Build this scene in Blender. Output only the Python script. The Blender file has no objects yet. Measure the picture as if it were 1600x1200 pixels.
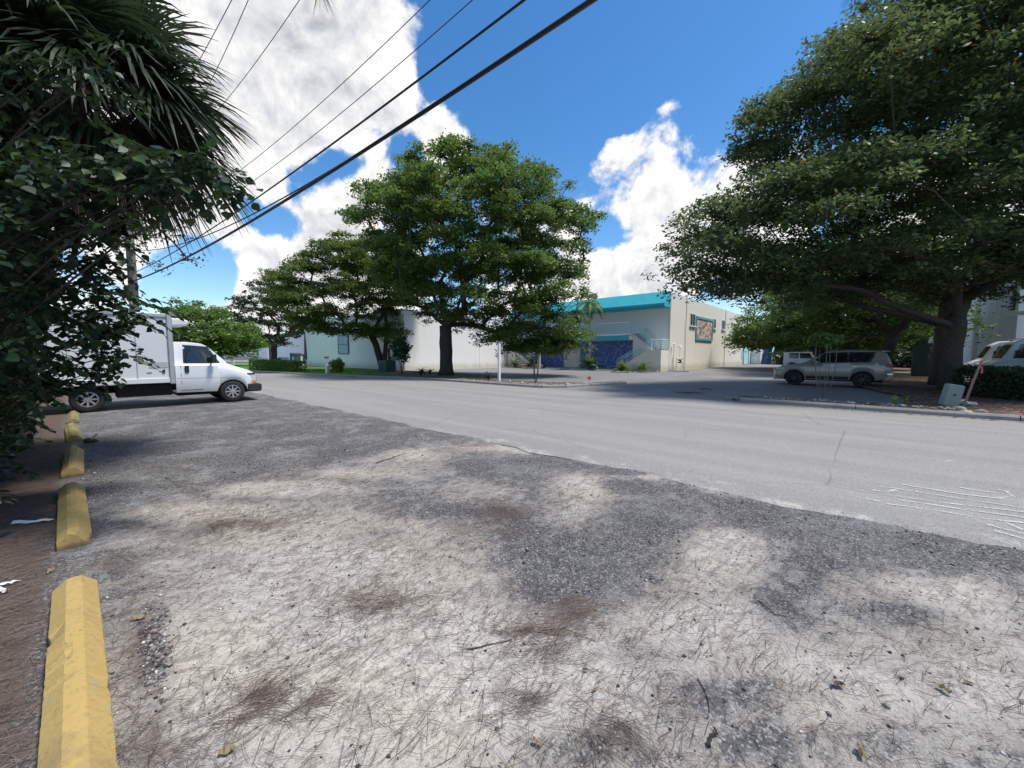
import bpy, bmesh, math, random
import numpy as np
from mathutils import Vector, Matrix
R = math.radians
PI = math.pi
scene = bpy.context.scene
COL = scene.collection
random.seed(7)

# ------------------------------------------------------------------ camera
CAM_H = 1.55
PITCH = math.atan(46 / 610.0)
HEAD = R(41.7)                       # camera heading, turned left of +Y; the road runs along X
cam_d = bpy.data.cameras.new('camera')
cam_d.sensor_width = 36
cam_d.lens = 610 / 1600 * 36
cam_d.clip_start = 0.05
cam_d.clip_end = 3000
cam = bpy.data.objects.new('camera', cam_d)
COL.objects.link(cam)
cam.location = (0, 0, CAM_H)
cam.rotation_euler = (PI / 2 - PITCH, 0, HEAD)
scene.camera = cam


def ray(px, py):
    x = (px - 800) / 610.0
    z = -(py - 600) / 610.0
    c, s = math.cos(PITCH), math.sin(PITCH)
    y2 = c + z * s
    z2 = -s + z * c
    return (x * math.cos(HEAD) - y2 * math.sin(HEAD), x * math.sin(HEAD) + y2 * math.cos(HEAD), z2)


def G(px, py, h=0.0):
    X, Y, Z = ray(px, py)
    t = (h - CAM_H) / Z
    return X * t, Y * t


def onY(px, py, Y0):
    X, Y, Z = ray(px, py)
    t = Y0 / Y
    return X * t, Y0, CAM_H + Z * t


def onX(px, py, X0):
    X, Y, Z = ray(px, py)
    t = X0 / X
    return X0, Y * t, CAM_H + Z * t


def atdepth(px, py, d):
    X, Y, Z = ray(px, py)
    L = (X * -math.sin(HEAD) + Y * math.cos(HEAD))
    t = d / L
    return Vector((X * t, Y * t, CAM_H + Z * t))


RT = Vector((math.cos(HEAD), math.sin(HEAD), 0))      # towards the right of the view
FW = Vector((-math.sin(HEAD), math.cos(HEAD), 0))     # away from the viewer

# ------------------------------------------------------------------ sky, sun, exposure
SUN_EL, SUN_AZ = R(66), R(28)        # azimuth from +X towards +Y
sun_dir = Vector((math.cos(SUN_EL) * math.cos(SUN_AZ), math.cos(SUN_EL) * math.sin(SUN_AZ), math.sin(SUN_EL)))
world = bpy.data.worlds.new('World')
scene.world = world
world.use_nodes = True
wt = world.node_tree
for n in list(wt.nodes):
    wt.nodes.remove(n)


def wn(kind, **kw):
    n = wt.nodes.new(kind)
    for k, v in kw.items():
        setattr(n, k, v)
    return n


def wlink(a, b):
    wt.links.new(a, b)


def wmath(op, a, b=None, c=None, clamp=False):
    n = wn('ShaderNodeMath', operation=op)
    n.use_clamp = clamp
    for i, v in enumerate((a, b, c)):
        if v is None:
            continue
        if isinstance(v, (int, float)):
            n.inputs[i].default_value = v
        else:
            wlink(v, n.inputs[i])
    return n.outputs[0]


sky = wn('ShaderNodeTexSky', sky_type='NISHITA')
sky.sun_disc = False
sky.sun_elevation = SUN_EL
sky.sun_rotation = PI / 2 - SUN_AZ
sky.air_density = 1.0
sky.dust_density = 0.4
sky.ozone_density = 2.0
tc = wn('ShaderNodeTexCoord')
D = tc.outputs['Generated']


def noise3(vec, scale, detail=8, rough=0.55, dist=0.0):
    n = wn('ShaderNodeTexNoise')
    n.inputs['Scale'].default_value = scale
    n.inputs['Detail'].default_value = detail
    n.inputs['Roughness'].default_value = rough
    n.inputs['Distortion'].default_value = dist
    wlink(vec, n.inputs['Vector'])
    return n.outputs['Fac']


def voff(vec, off):
    n = wn('ShaderNodeVectorMath', operation='ADD')
    wlink(vec, n.inputs[0])
    n.inputs[1].default_value = off
    return n.outputs[0]


# cloud masses: (pixel x, pixel y, radius in degrees, weight)
CLOUDS = [
    (430, 60, 10, .9), (540, 30, 7, .8), (585, 110, 5, .7), (480, 190, 8, .8), (600, 160, 4, .6), (400, 230, 8, .7),
    (320, 110, 12, .7), (200, 150, 14, .5), (540, 235, 4, .5), (600, 40, 4, .5), (330, 290, 5, .6),
    (270, 360, 5, .7), (365, 360, 2.5, .5), (380, 425, 3.5, 1.0), (420, 385, 3, .8), (470, 350, 3.5, 1.0), (510, 325, 3.5, 1.0), (545, 300, 3.5, .8), (480, 400, 5, .9), (420, 430, 3, .8),
    (300, 478, 2.6, .9), (345, 480, 2.6, .9), (400, 500, 4, .8), (450, 520, 5, .7), (715, 218, 3.2, .95), (690, 245, 3, .7),
    (600, 470, 7, .6), (800, 420, 7, .6), (850, 480, 6, .5),
    (1105, 175, 3.2, .95), (1060, 215, 4.0, .95), (1000, 275, 5.0, 1.0), (1080, 270, 5.5, 1.0), (930, 305, 4, .95), (960, 235, 2.4, .6), (890, 330, 3, .6),
    (1150, 330, 6, .8), (1195, 165, 2.8, .95), (1160, 200, 3, .5), (1040, 350, 5, .9), (925, 430, 4, .95), (1000, 420, 4.5, .9), (1100, 400, 6, .7), (980, 460, 4, .6),
    (885, 268, 1.4, .5), (1250, 250, 6, .6), (1500, 420, 9, .7), (1560, 330, 8, .5),
]
CLEAR = [
    (960, 60, 17, .9), (1150, 50, 10, .8), (800, 80, 8, .7), (700, 40, 5, .5), (850, 190, 6, .6), (1250, 60, 12, .7),
    (320, 400, 2.6, 1.5), (470, 290, 2.6, 1.0), (285, 435, 3.4, 1.6), (400, 345, 2.4, .9), (435, 350, 2.0, .8), (350, 445, 2.2, 1.2), (510, 265, 2.2, .8), (450, 460, 1.2, .4), (635, 245, 2.6, 1.0), (590, 225, 1.6, .5), (530, 255, 2.0, .6), (560, 250, 1.5, .4), (680, 110, 3, .6),
    (955, 378, 2.0, .9), (920, 368, 1.8, .6), (660, 170, 2.0, .4), (985, 455, 1.0, .4), (1150, 215, 1.2, .4),
]


def blob(px, py, deg, w, acc):
    v = Vector(ray(px, py)).normalized()
    d = wn('ShaderNodeVectorMath', operation='DOT_PRODUCT')
    wlink(Dw, d.inputs[0])
    d.inputs[1].default_value = v
    k = 1.0 / (1 - math.cos(R(deg)))
    e = wmath('EXPONENT', wmath('MULTIPLY_ADD', d.outputs['Value'], k, -k))
    return wmath('MULTIPLY_ADD', e, w, acc)


# warp the direction a little so the masses lose their round outline
wv = wn('ShaderNodeTexNoise')
wv.inputs['Scale'].default_value = 5.0
wv.inputs['Detail'].default_value = 3
wlink(D, wv.inputs['Vector'])
wsub = wn('ShaderNodeVectorMath', operation='MULTIPLY_ADD')
wlink(wv.outputs['Color'], wsub.inputs[0])
wsub.inputs[1].default_value = (.06, .06, .06)
wsub.inputs[2].default_value = (-.03, -.03, -.03)
wadd = wn('ShaderNodeVectorMath', operation='ADD')
wlink(D, wadd.inputs[0])
wlink(wsub.outputs[0], wadd.inputs[1])
wnm = wn('ShaderNodeVectorMath', operation='NORMALIZE')
wlink(wadd.outputs[0], wnm.inputs[0])
Dw = wnm.outputs[0]

pos = 0.0
for c in CLOUDS:
    pos = blob(*c, pos)
neg = 0.0
for c in CLEAR:
    neg = blob(*c, neg)
base = noise3(D, 2.3, 2)                                  # scattered clouds all round
gen = wmath('MULTIPLY_ADD', base, 1.6, -0.62)
bias = wmath('SUBTRACT', wmath('ADD', wmath('MINIMUM', pos, 1.05), wmath('MULTIPLY', gen, 0.55)), neg)
n1 = noise3(D, 9.0, 12, 0.6, 0.25)
n1b = noise3(voff(D, (sun_dir.x * .012, sun_dir.y * .012, sun_dir.z * .012 + .012)), 9.0, 12, 0.6, 0.25)
n2 = noise3(D, 4.0, 3, 0.5)
dens = wmath('ADD', bias, wmath('MULTIPLY_ADD', n1, 2.9, -1.45))
cov = wn('ShaderNodeMapRange', interpolation_type='SMOOTHSTEP')
wlink(dens, cov.inputs['Value'])
cov.inputs['From Min'].default_value = 0.14
cov.inputs['From Max'].default_value = 0.62
# relief lit from the sun's side; thick parts have greyer undersides
rel = wmath('MULTIPLY', wmath('SUBTRACT', n1, n1b), 1.5)
thick = wn('ShaderNodeMapRange')
wlink(wmath('ADD', bias, wmath('MULTIPLY_ADD', n2, 1.6, -0.8)), thick.inputs['Value'])
thick.inputs['From Min'].default_value = 0.7
thick.inputs['From Max'].default_value = 1.7
thick.inputs['To Min'].default_value = 1.02
thick.inputs['To Max'].default_value = 0.72
lum = wmath('ADD', thick.outputs[0], rel)
lum = wmath('MAXIMUM', wmath('MINIMUM', lum, 1.12), 0.42)
ccol = wn('ShaderNodeMix', data_type='RGBA')
wlink(wmath('MULTIPLY_ADD', lum, 1.6, -0.7, clamp=True), ccol.inputs['Factor'])
ccol.inputs['A'].default_value = (.86, .93, 1.04, 1)
ccol.inputs['B'].default_value = (1.03, 1.0, .97, 1)
cmul = wn('ShaderNodeVectorMath', operation='SCALE')
wlink(ccol.outputs['Result'], cmul.inputs[0])
wlink(wmath('MULTIPLY', lum, 6.4), cmul.inputs['Scale'])
sat = wn('ShaderNodeHueSaturation')
sat.inputs['Saturation'].default_value = 1.32
sat.inputs['Value'].default_value = 1.15
wlink(sky.outputs[0], sat.inputs['Color'])
smix = wn('ShaderNodeMix', data_type='RGBA')
wlink(cov.outputs[0], smix.inputs['Factor'])
wlink(sat.outputs[0], smix.inputs['A'])
wlink(cmul.outputs[0], smix.inputs['B'])
bg = wn('ShaderNodeBackground')
bg.inputs['Strength'].default_value = 0.10
wlink(smix.outputs['Result'], bg.inputs['Color'])
wo = wn('ShaderNodeOutputWorld')
wlink(bg.outputs[0], wo.inputs['Surface'])

sd = bpy.data.lights.new('sun', 'SUN')
sd.energy = 3.0
sd.angle = R(12)                      # thin cloud in front of the sun
sd.color = (1.0, .95, .88)
sun = bpy.data.objects.new('sun', sd)
COL.objects.link(sun)
sun.rotation_euler = sun_dir.to_track_quat('Z', 'Y').to_euler()
scene.view_settings.view_transform = 'Standard'
scene.view_settings.look = 'None'
scene.view_settings.gamma = 1
scene.view_settings.exposure = 0.70
scene.view_settings.use_curve_mapping = False
scene.cycles.max_bounces = 6
scene.cycles.transparent_max_bounces = 8
scene.cycles.use_denoising = True

# ------------------------------------------------------------------ helpers


def tag(o, label=None, cat=None, group=None, kind=None):
    if label: o['label'] = label
    if cat: o['category'] = cat
    if group: o['group'] = group
    if kind: o['kind'] = kind
    return o


def thing(name, label, cat, loc=(0, 0, 0), rz=0.0, group=None):
    o = bpy.data.objects.new(name, None)
    o.empty_display_size = 0.2
    COL.objects.link(o)
    o.location = loc
    o.rotation_euler = (0, 0, rz)
    return tag(o, label, cat, group)


def kids(o):
    return [c for c in COL.objects if c.parent == o]


def copy_tree(o, parent=None, ch=None):
    if ch is None:
        ch = {}
        for c in COL.objects:
            if c.parent:
                ch.setdefault(c.parent.name, []).append(c)
    c = o.copy()
    COL.objects.link(c)
    c.parent = parent
    for k in ch.get(o.name, []):
        copy_tree(k, c, ch)
    return c


class MB:
    """collects simple shapes and links them as one mesh"""
    def __init__(s):
        s.v, s.f, s.mi = [], [], []
        s.m = 0

    def add(s, vs, fs, mi=None):
        b = len(s.v)
        s.v += [tuple(v) for v in vs]
        s.f += [tuple(i + b for i in f) for f in fs]
        s.mi += [s.m if mi is None else mi] * len(fs)
        return s

    def box(s, x0, x1, y0, y1, z0, z1, M=None):
        vs = [Vector((x, y, z)) for z in (z0, z1) for y in (y0, y1) for x in (x0, x1)]
        if M is not None: vs = [M @ v for v in vs]
        return s.add(vs, [(0, 2, 3, 1), (4, 5, 7, 6), (0, 1, 5, 4), (2, 6, 7, 3), (0, 4, 6, 2), (1, 3, 7, 5)])

    def prism(s, pts, a0, a1, axis='y'):
        """polygon pts (u,v) swept along an axis"""
        n = len(pts)
        def P(u, v, a):
            return (u, a, v) if axis == 'y' else ((a, u, v) if axis == 'x' else (u, v, a))
        vs = [P(u, v, a0) for u, v in pts] + [P(u, v, a1) for u, v in pts]
        fs = [tuple(range(n))[::-1], tuple(range(n, 2 * n))] + [(i, (i + 1) % n, n + (i + 1) % n, n + i) for i in range(n)]
        return s.add(vs, fs)

    def tube(s, pts, rad, n=6, cap=True):
        pts = [Vector(p) for p in pts]
        if not hasattr(rad, '__len__'): rad = [rad] * len(pts)
        vs, fs = [], []
        prev = None
        for i, p in enumerate(pts):
            a = pts[max(i - 1, 0)]; b = pts[min(i + 1, len(pts) - 1)]
            d = (b - a)
            if d.length < 1e-9: d = Vector((0, 0, 1))
            d.normalize()
            if prev is None:
                u = d.cross(Vector((0, 0, 1)))
                if u.length < .05: u = d.cross(Vector((1, 0, 0)))
            else:
                u = prev - d * prev.dot(d)
                if u.length < 1e-4: u = d.orthogonal()
            u.normalize(); prev = u
            w = d.cross(u)
            for k in range(n):
                t = 2 * PI * k / n
                vs.append(p + (u * math.cos(t) + w * math.sin(t)) * rad[i])
        for i in range(len(pts) - 1):
            for k in range(n):
                k2 = (k + 1) % n
                fs.append((i * n + k, i * n + k2, (i + 1) * n + k2, (i + 1) * n + k))
        if cap:
            fs.append(tuple(range(n))[::-1]); fs.append(tuple(range((len(pts) - 1) * n, len(pts) * n)))
        return s.add(vs, fs)

    def lathe(s, prof, n=20, axis='z', c=(0, 0, 0), M=None):
        """prof list of (r, h)"""
        vs, fs = [], []
        for r, h in prof:
            for k in range(n):
                t = 2 * PI * k / n
                a, b = r * math.cos(t), r * math.sin(t)
                v = Vector((a, b, h)) if axis == 'z' else (Vector((a, h, b)) if axis == 'y' else Vector((h, a, b)))
                if M is not None: v = M @ v
                vs.append(v + Vector(c))
        for i in range(len(prof) - 1):
            for k in range(n):
                k2 = (k + 1) % n
                fs.append((i * n + k, i * n + k2, (i + 1) * n + k2, (i + 1) * n + k))
        fs.append(tuple(range(n))); fs.append(tuple(range((len(prof) - 1) * n, len(prof) * n)))
        return s.add(vs, fs)

    def ball(s, c, r, n=8, squash=(1, 1, 1), jit=0.0, rng=random):
        prof = []
        m = max(3, n // 2)
        vs, fs = [], []
        for i in range(m + 1):
            ph = -PI / 2 + PI * i / m
            for k in range(n):
                t = 2 * PI * k / n
                j = 1 + (rng.random() - .5) * jit
                vs.append((c[0] + r * math.cos(ph) * math.cos(t) * squash[0] * j, c[1] + r * math.cos(ph) * math.sin(t) * squash[1] * j, c[2] + r * math.sin(ph) * squash[2] * j))
        for i in range(m):
            for k in range(n):
                k2 = (k + 1) % n
                fs.append((i * n + k, i * n + k2, (i + 1) * n + k2, (i + 1) * n + k))
        return s.add(vs, fs)

    def build(s, name, mat, parent=None, loc=None, smooth=False, bevel=0, recalc=True, flip=False):
        me = bpy.data.meshes.new(name)
        me.from_pydata([tuple(v) for v in s.v], [], s.f)
        mats = mat if isinstance(mat, (list, tuple)) else [mat]
        for m in mats: me.materials.append(m)
        if len(mats) > 1:
            me.polygons.foreach_set('material_index', s.mi)
        if recalc:
            bm = bmesh.new(); bm.from_mesh(me)
            bmesh.ops.recalc_face_normals(bm, faces=bm.faces)
            bm.to_mesh(me); bm.free()
        o = bpy.data.objects.new(name, me)
        COL.objects.link(o)
        if smooth:
            for p in me.polygons: p.use_smooth = True
            if smooth != 'full':
                try: me.set_sharp_from_angle(angle=R(38))
                except Exception: pass
        if bevel:
            b = o.modifiers.new('bevel', 'BEVEL'); b.width = bevel; b.segments = 2; b.limit_method = 'ANGLE'; b.angle_limit = R(40)
        if parent: o.parent = parent
        if loc: o.location = loc
        me.update()
        return o


def np_mesh(name, V, F, mat, attrs=None, smooth=False, parent=None):
    """V (n,3) and F (m,k) arrays -> object; attrs: {name: (n,) point floats}"""
    me = bpy.data.meshes.new(name)
    V = np.asarray(V, dtype=np.float32); F = np.asarray(F, dtype=np.int32)
    k = F.shape[1]
    me.vertices.add(len(V)); me.vertices.foreach_set('co', V.ravel())
    me.loops.add(F.size); me.loops.foreach_set('vertex_index', F.ravel())
    me.polygons.add(len(F))
    me.polygons.foreach_set('loop_start', np.arange(0, F.size, k, dtype=np.int32))
    if smooth: me.polygons.foreach_set('use_smooth', np.ones(len(F), dtype=bool))
    me.update(calc_edges=True)
    for nm, a in (attrs or {}).items():
        at = me.attributes.new(nm, 'FLOAT', 'POINT')
        at.data.foreach_set('value', np.asarray(a, dtype=np.float32))
    me.materials.append(mat)
    o = bpy.data.objects.new(name, me)
    COL.objects.link(o)
    if parent: o.parent = parent
    return o


# ------------------------------------------------------------------ materials
class Mat:
    def __init__(s, name, rough=.6, metallic=0, spec=.5):
        s.m = bpy.data.materials.new(name); s.m.use_nodes = True
        s.t = s.m.node_tree
        s.p = s.t.nodes['Principled BSDF']
        s.p.inputs['Roughness'].default_value = rough
        s.p.inputs['Metallic'].default_value = metallic
        s.p.inputs['Specular IOR Level'].default_value = spec
        s._obj = None

    def n(s, kind, **kw):
        x = s.t.nodes.new(kind)
        for k, v in kw.items(): setattr(x, k, v)
        return x

    def l(s, a, b): s.t.links.new(a, b)

    def co(s, kind='Object'):
        if kind == 'World': return s.n('ShaderNodeNewGeometry').outputs['Position']
        return s.n('ShaderNodeTexCoord').outputs[kind]

    def setv(s, sock, v):
        if isinstance(v, (int, float)): sock.default_value = v
        elif isinstance(v, tuple): sock.default_value = v if len(v) == 4 or sock.type == 'VECTOR' else (*v, 1)
        else: s.l(v, sock)

    def math(s, op, a, b=None, c=None, clamp=False):
        x = s.n('ShaderNodeMath', operation=op); x.use_clamp = clamp
        for i, v in enumerate((a, b, c)):
            if v is not None: s.setv(x.inputs[i], v)
        return x.outputs[0]

    def noise(s, scale, detail=4, rough=.55, vec=None, dist=0, stretch=None, col=False):
        x = s.n('ShaderNodeTexNoise')
        x.inputs['Scale'].default_value = scale; x.inputs['Detail'].default_value = detail
        x.inputs['Roughness'].default_value = rough; x.inputs['Distortion'].default_value = dist
        vec = vec if vec is not None else s.co()
        if stretch:
            mp = s.n('ShaderNodeMapping'); mp.inputs['Scale'].default_value = stretch[:3]
            if len(stretch) > 3: mp.inputs['Rotation'].default_value = (0, 0, stretch[3])
            s.l(vec, mp.inputs['Vector']); vec = mp.outputs[0]
        s.l(vec, x.inputs['Vector'])
        return x.outputs['Color' if col else 'Fac']

    def voro(s, scale, feature='F1', vec=None, out='Distance', rnd=1.0):
        x = s.n('ShaderNodeTexVoronoi', feature=feature)
        x.inputs['Scale'].default_value = scale; x.inputs['Randomness'].default_value = rnd
        s.l(vec if vec is not None else s.co(), x.inputs['Vector'])
        return x.outputs[out]

    def ramp(s, fac, a, b, lo=0.0, hi=1.0, smooth=True):
        x = s.n('ShaderNodeMapRange', interpolation_type='SMOOTHSTEP' if smooth else 'LINEAR')
        s.setv(x.inputs['Value'], fac)
        x.inputs['From Min'].default_value = a; x.inputs['From Max'].default_value = b
        x.inputs['To Min'].default_value = lo; x.inputs['To Max'].default_value = hi
        return x.outputs[0]

    def mix(s, f, a, b, mode='MIX'):
        x = s.n('ShaderNodeMix', data_type='RGBA', blend_type=mode)
        s.setv(x.inputs['Factor'], f); s.setv(x.inputs['A'], a); s.setv(x.inputs['B'], b)
        return x.outputs['Result']

    def attr(s, name):
        return s.n('ShaderNodeAttribute', attribute_name=name).outputs['Fac']

    def col(s, c): s.setv(s.p.inputs['Base Color'], c); return s

    def bump(s, h, strength=.3, dist=.02):
        b = s.n('ShaderNodeBump'); b.inputs['Strength'].default_value = strength; b.inputs['Distance'].default_value = dist
        s.l(h, b.inputs['Height']); s.l(b.outputs[0], s.p.inputs['Normal']); return s


def simple(name, c, rough=.6, metallic=0, var=.12, scale=6, bump=0, spec=.5, dirt=0):
    m = Mat(name, rough, metallic, spec)
    nz = m.noise(scale, 6, .6)
    a = tuple(x * (1 - var) for x in c); b = tuple(min(1, x * (1 + var)) for x in c)
    cc = m.mix(nz, a, b)
    if dirt:
        g = m.noise(scale * .35, 8, .65)
        cc = m.mix(m.ramp(g, .5, .75, 0, dirt), cc, tuple(x * .45 for x in c))
    m.col(cc)
    if bump: m.bump(m.noise(scale * 12, 4), bump, .01)
    return m.m

# ================================================================== GROUND
rng = np.random.default_rng(11)


def px_blobs(P, blobs):
    """sum of soft world-space stains; each is given by where its centre and half axes lie on the ground"""
    out = np.zeros(len(P))
    for (px, py, rx, ry, w) in blobs:
        c = np.array(G(px, py)); a = (np.array(G(px + rx, py)) - np.array(G(px - rx, py))) / 2
        b = (np.array(G(px, py - ry)) - np.array(G(px, py + ry))) / 2
        M = np.linalg.inv(np.array([a, b]).T)
        q = (P - c) @ M.T
        out += w * np.exp(-(q ** 2).sum(1) * 1.1)
    return out


SAND = [(480, 840, 260, 70, .75), (600, 950, 380, 110, .7), (350, 1100, 230, 150, .65), (760, 1100, 300, 140, .65), (640, 716, 60, 15, 1.0),
        (760, 700, 70, 9, .6), (905, 770, 55, 38, 1.0), (750, 762, 70, 30, .6), (1130, 850, 70, 38, 1.25), (1100, 960, 130, 50, .6),
        (1300, 1060, 270, 130, .65), (1500, 930, 120, 42, .8), (1180, 757, 90, 12, 1.0), (1420, 815, 110, 8, .7), (960, 708, 90, 7, .7),
        (1330, 910, 120, 35, .5), (300, 800, 120, 14, 1.3), (450, 762, 110, 12, 1.25), (560, 738, 90, 10, .9), (860, 700, 60, 8, .5),
        (1560, 1050, 130, 120, .6), (1040, 745, 60, 6, .7), (1080, 900, 90, 30, .4), (700, 1010, 160, 60, .35), (200, 840, 60, 16, .7),
        (1290, 780, 60, 8, .7), (1540, 850, 60, 6, .5), (820, 1000, 70, 30, .4)]
GRAV = [(900, 905, 110, 42, 1.0), (1010, 805, 70, 22, .4), (1000, 762, 80, 12, .4), (1420, 955, 85, 28, .75), (1290, 815, 170, 18, .8),
        (1130, 1085, 110, 36, .9), (810, 722, 70, 12, .5), (700, 800, 60, 16, .6), (1225, 950, 50, 50, .65), (940, 1160, 110, 36, .6),
        (240, 1010, 16, 55, 1.3), (170, 770, 60, 60, .5), (1520, 868, 120, 18, .8), (600, 838, 60, 12, .5), (850, 850, 60, 20, .4),
        (520, 900, 50, 12, .35), (1000, 1020, 60, 22, .4), (1350, 1150, 120, 30, .35), (480, 1010, 80, 20, .25), (1180, 1160, 80, 26, .7),
        (780, 740, 50, 18, .3)]
BROWN = [(380, 817, 120, 13, .7), (780, 800, 60, 15, .8), (830, 985, 90, 14, .9), (420, 1080, 80, 14, .7), (280, 1170, 110, 50, .6),
         (210, 1010, 50, 130, .6), (650, 935, 120, 12, .5), (1000, 950, 80, 30, .3), (1060, 1120, 60, 60, .35), (160, 690, 50, 18, .5),
         (730, 828, 60, 12, .5), (560, 860, 70, 10, .4), (640, 722, 40, 7, .5), (900, 775, 30, 10, .35), (1200, 790, 60, 7, .25),
         (1240, 830, 50, 10, .4), (180, 880, 40, 14, .6), (330, 900, 120, 12, .25), (1500, 1000, 60, 16, .3)]


def fields(P):
    s = 1.3 * px_blobs(P, SAND) - px_blobs(P, GRAV)
    b = px_blobs(P, BROWN)
    strip = 1 / (1 + np.exp((P[:, 1] + 0.22) * 14))       # unpaved strip behind the wheel stops
    b = b + strip * 1.3
    s = s * (1 - strip)
    # far from the bare patch the surface is the dark gravelled asphalt
    return np.clip(s, -.5, 1.5), np.clip(b, 0, 1.4), strip


def hgt(x, y):
    return 0.006 * np.sin(x * 1.7 + 1.3 * np.sin(y * 1.1)) + 0.005 * np.sin(y * 2.9 + x * .8) + 0.003 * np.sin(x * 6.1) * np.sin(y * 5.3) - .004


xs = np.concatenate([np.arange(-46, -12, .3), np.arange(-12, 6, .055), np.arange(6, 22, .4)])
ys = np.concatenate([np.arange(-14, -2, .4), np.arange(-2, 5.3, .055)])
XX, YY = np.meshgrid(xs, ys)
P = np.stack([XX.ravel(), YY.ravel()], 1)
fs_, fb_, fstrip = fields(P)
V = np.column_stack([P, hgt(P[:, 0], P[:, 1])])
nx = len(xs); ny = len(ys)
ii = (np.arange(ny - 1)[:, None] * nx + np.arange(nx - 1)[None, :]).ravel()
F = np.column_stack([ii, ii + 1, ii + nx + 1, ii + nx])

m = Mat('parking_apron_material', .92, 0, .25)
pos_ = m.co('World')
s = m.attr('sand'); b = m.attr('brown')
nA = m.noise(1.6, 8, .62, pos_, .4)
nB = m.noise(9, 9, .68, pos_, .3)
nC = m.noise(55, 5, .7, pos_)
nD = m.noise(170, 3, .7, pos_)
st = m.noise(5, 8, .7, pos_, .3, stretch=(3.2, .7, 1, R(-12)))
edge = m.math('ADD', m.math('MULTIPLY_ADD', nA, 1.5, -.75), m.math('MULTIPLY_ADD', nB, 2.1, -1.05))
edge = m.math('ADD', edge, m.math('MULTIPLY_ADD', nC, 1.7, -.85))
edge = m.math('ADD', edge, m.math('MULTIPLY_ADD', st, 1.3, -.65))
fine = m.math('MULTIPLY_ADD', nD, 1.0, -.5)
smask = m.ramp(m.math('ADD', m.math('ADD', s, edge), m.math('MULTIPLY', fine, 2.0)), .05, .95)
# marl
marl = m.mix(m.noise(3, 6, .6, pos_), (.50, .465, .41), (.68, .65, .60))
marl = m.mix(m.ramp(m.noise(.9, 3, .5, pos_), .40, .62), marl, (.60, .55, .455))
marl = m.mix(m.ramp(nD, .44, .60, 0, .6), marl, (.27, .24, .21))
marl = m.mix(m.ramp(nC, .48, .66, 0, .55), marl, (.22, .19, .165))
# gravelled asphalt
g = m.mix(m.noise(24, 6, .7, pos_), (.042, .041, .043), (.14, .137, .138))
sp = m.voro(95, 'F1', pos_, 'Color')
sepc = m.n('ShaderNodeSeparateColor'); m.l(sp, sepc.inputs[0])
g = m.mix(m.ramp(sepc.outputs[0], .72, .9, 0, .7), g, (.36, .35, .34))
g = m.mix(m.ramp(sepc.outputs[1], .7, .85, 0, .7), g, (.025, .025, .028))
g = m.mix(m.ramp(m.math('ADD', nA, m.math('MULTIPLY', nB, .4)), .62, .9, 0, .35), g, (.30, .30, .31))
# brown litter
br = m.mix(nC, (.052, .038, .030), (.15, .11, .088))
br = m.mix(m.ramp(nD, .55, .7, 0, .5), br, (.22, .17, .14))
mott = m.ramp(m.math('ADD', nB, m.math('MULTIPLY', nC, .35)), .60, .80, 0, .4)
c = m.mix(m.math('MULTIPLY', smask, m.math('SUBTRACT', 1.0, mott)), g, marl)
bmask = m.ramp(m.math('ADD', b, m.math('MULTIPLY_ADD', edge, .55, m.math('MULTIPLY', fine, .35))), .3, .95)
c = m.mix(bmask, c, br)
c = m.mix(m.math('MULTIPLY', m.ramp(m.math('ADD', st, m.math('MULTIPLY', nC, .25)), .60, .78, 0, .45), smask), c, (.20, .155, .125))
m.col(c)
hh = m.math('ADD', m.math('MULTIPLY', nC, .5), m.math('ADD', m.math('MULTIPLY', nD, .35), m.math('MULTIPLY', nB, .8)))
m.bump(hh, .75, .016)
APRON = m.m
apron = np_mesh('parking_apron', V, F, APRON, {'sand': fs_, 'brown': fb_}, smooth=True)
tag(apron, kind='structure')

# ---- the ground sheet out to the horizon
m = Mat('far_ground_material', .95, 0, .2)
pz = m.co('World')
m.col(m.mix(m.noise(.15, 8, .6, pz), (.05, .085, .02), (.12, .13, .05)))
mb = MB(); mb.add([(-1500, -1500, -.06), (1500, -1500, -.06), (1500, 1500, -.06), (-1500, 1500, -.06)], [(0, 1, 2, 3)])
tag(mb.build('ground', m.m), kind='structure')


def roff(x):
    t = max(0.0, -(x + 18.5))
    return -(0.26 * min(t, 7) + 0.115 * max(0, t - 7)) * (t / (t + 1.2) if t > 0 else 0)


# ---- road
m = Mat('road_material', .85, 0, .35)
pz = m.co('World')
f1 = m.noise(70, 5, .7, pz); f2 = m.noise(.7, 8, .65, pz, .3); f3 = m.noise(1.1, 6, .6, pz, .2, stretch=(.07, 1.5, 1))
c = m.mix(f2, (.20, .192, .18), (.30, .288, .268))
c = m.mix(m.ramp(f3, .35, .65, 0, .75), c, (.33, .32, .30))
c = m.mix(m.ramp(f1, .35, .65, 0, .55), c, (.20, .19, .18))
sepv = m.n('ShaderNodeSeparateColor'); m.l(m.voro(120, 'F1', pz, 'Color'), sepv.inputs[0])
c = m.mix(m.ramp(sepv.outputs[0], .8, .95, 0, .5), c, (.45, .44, .42))
c = m.mix(m.ramp(sepv.outputs[1], .78, .92, 0, .6), c, (.09, .09, .09))
# thin cracks, only where a second noise allows them
ck = m.voro(.33, 'DISTANCE_TO_EDGE', m.mix(.11, pz, m.noise(1.4, 6, .6, pz, col=True)))
ckm = m.math('MULTIPLY', m.ramp(ck, .0, .004, 1, 0), m.ramp(m.noise(.16, 2, .5, pz), .44, .54))
trk = m.ramp(m.noise(1.0, 5, .6, pz, .1, stretch=(.03, .9, 1)), .5, .7, 0, .35)
c = m.mix(trk, c, (.19, .185, .178))
c = m.mix(m.math('MULTIPLY', ckm, .55), c, (.05, .05, .048))
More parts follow.
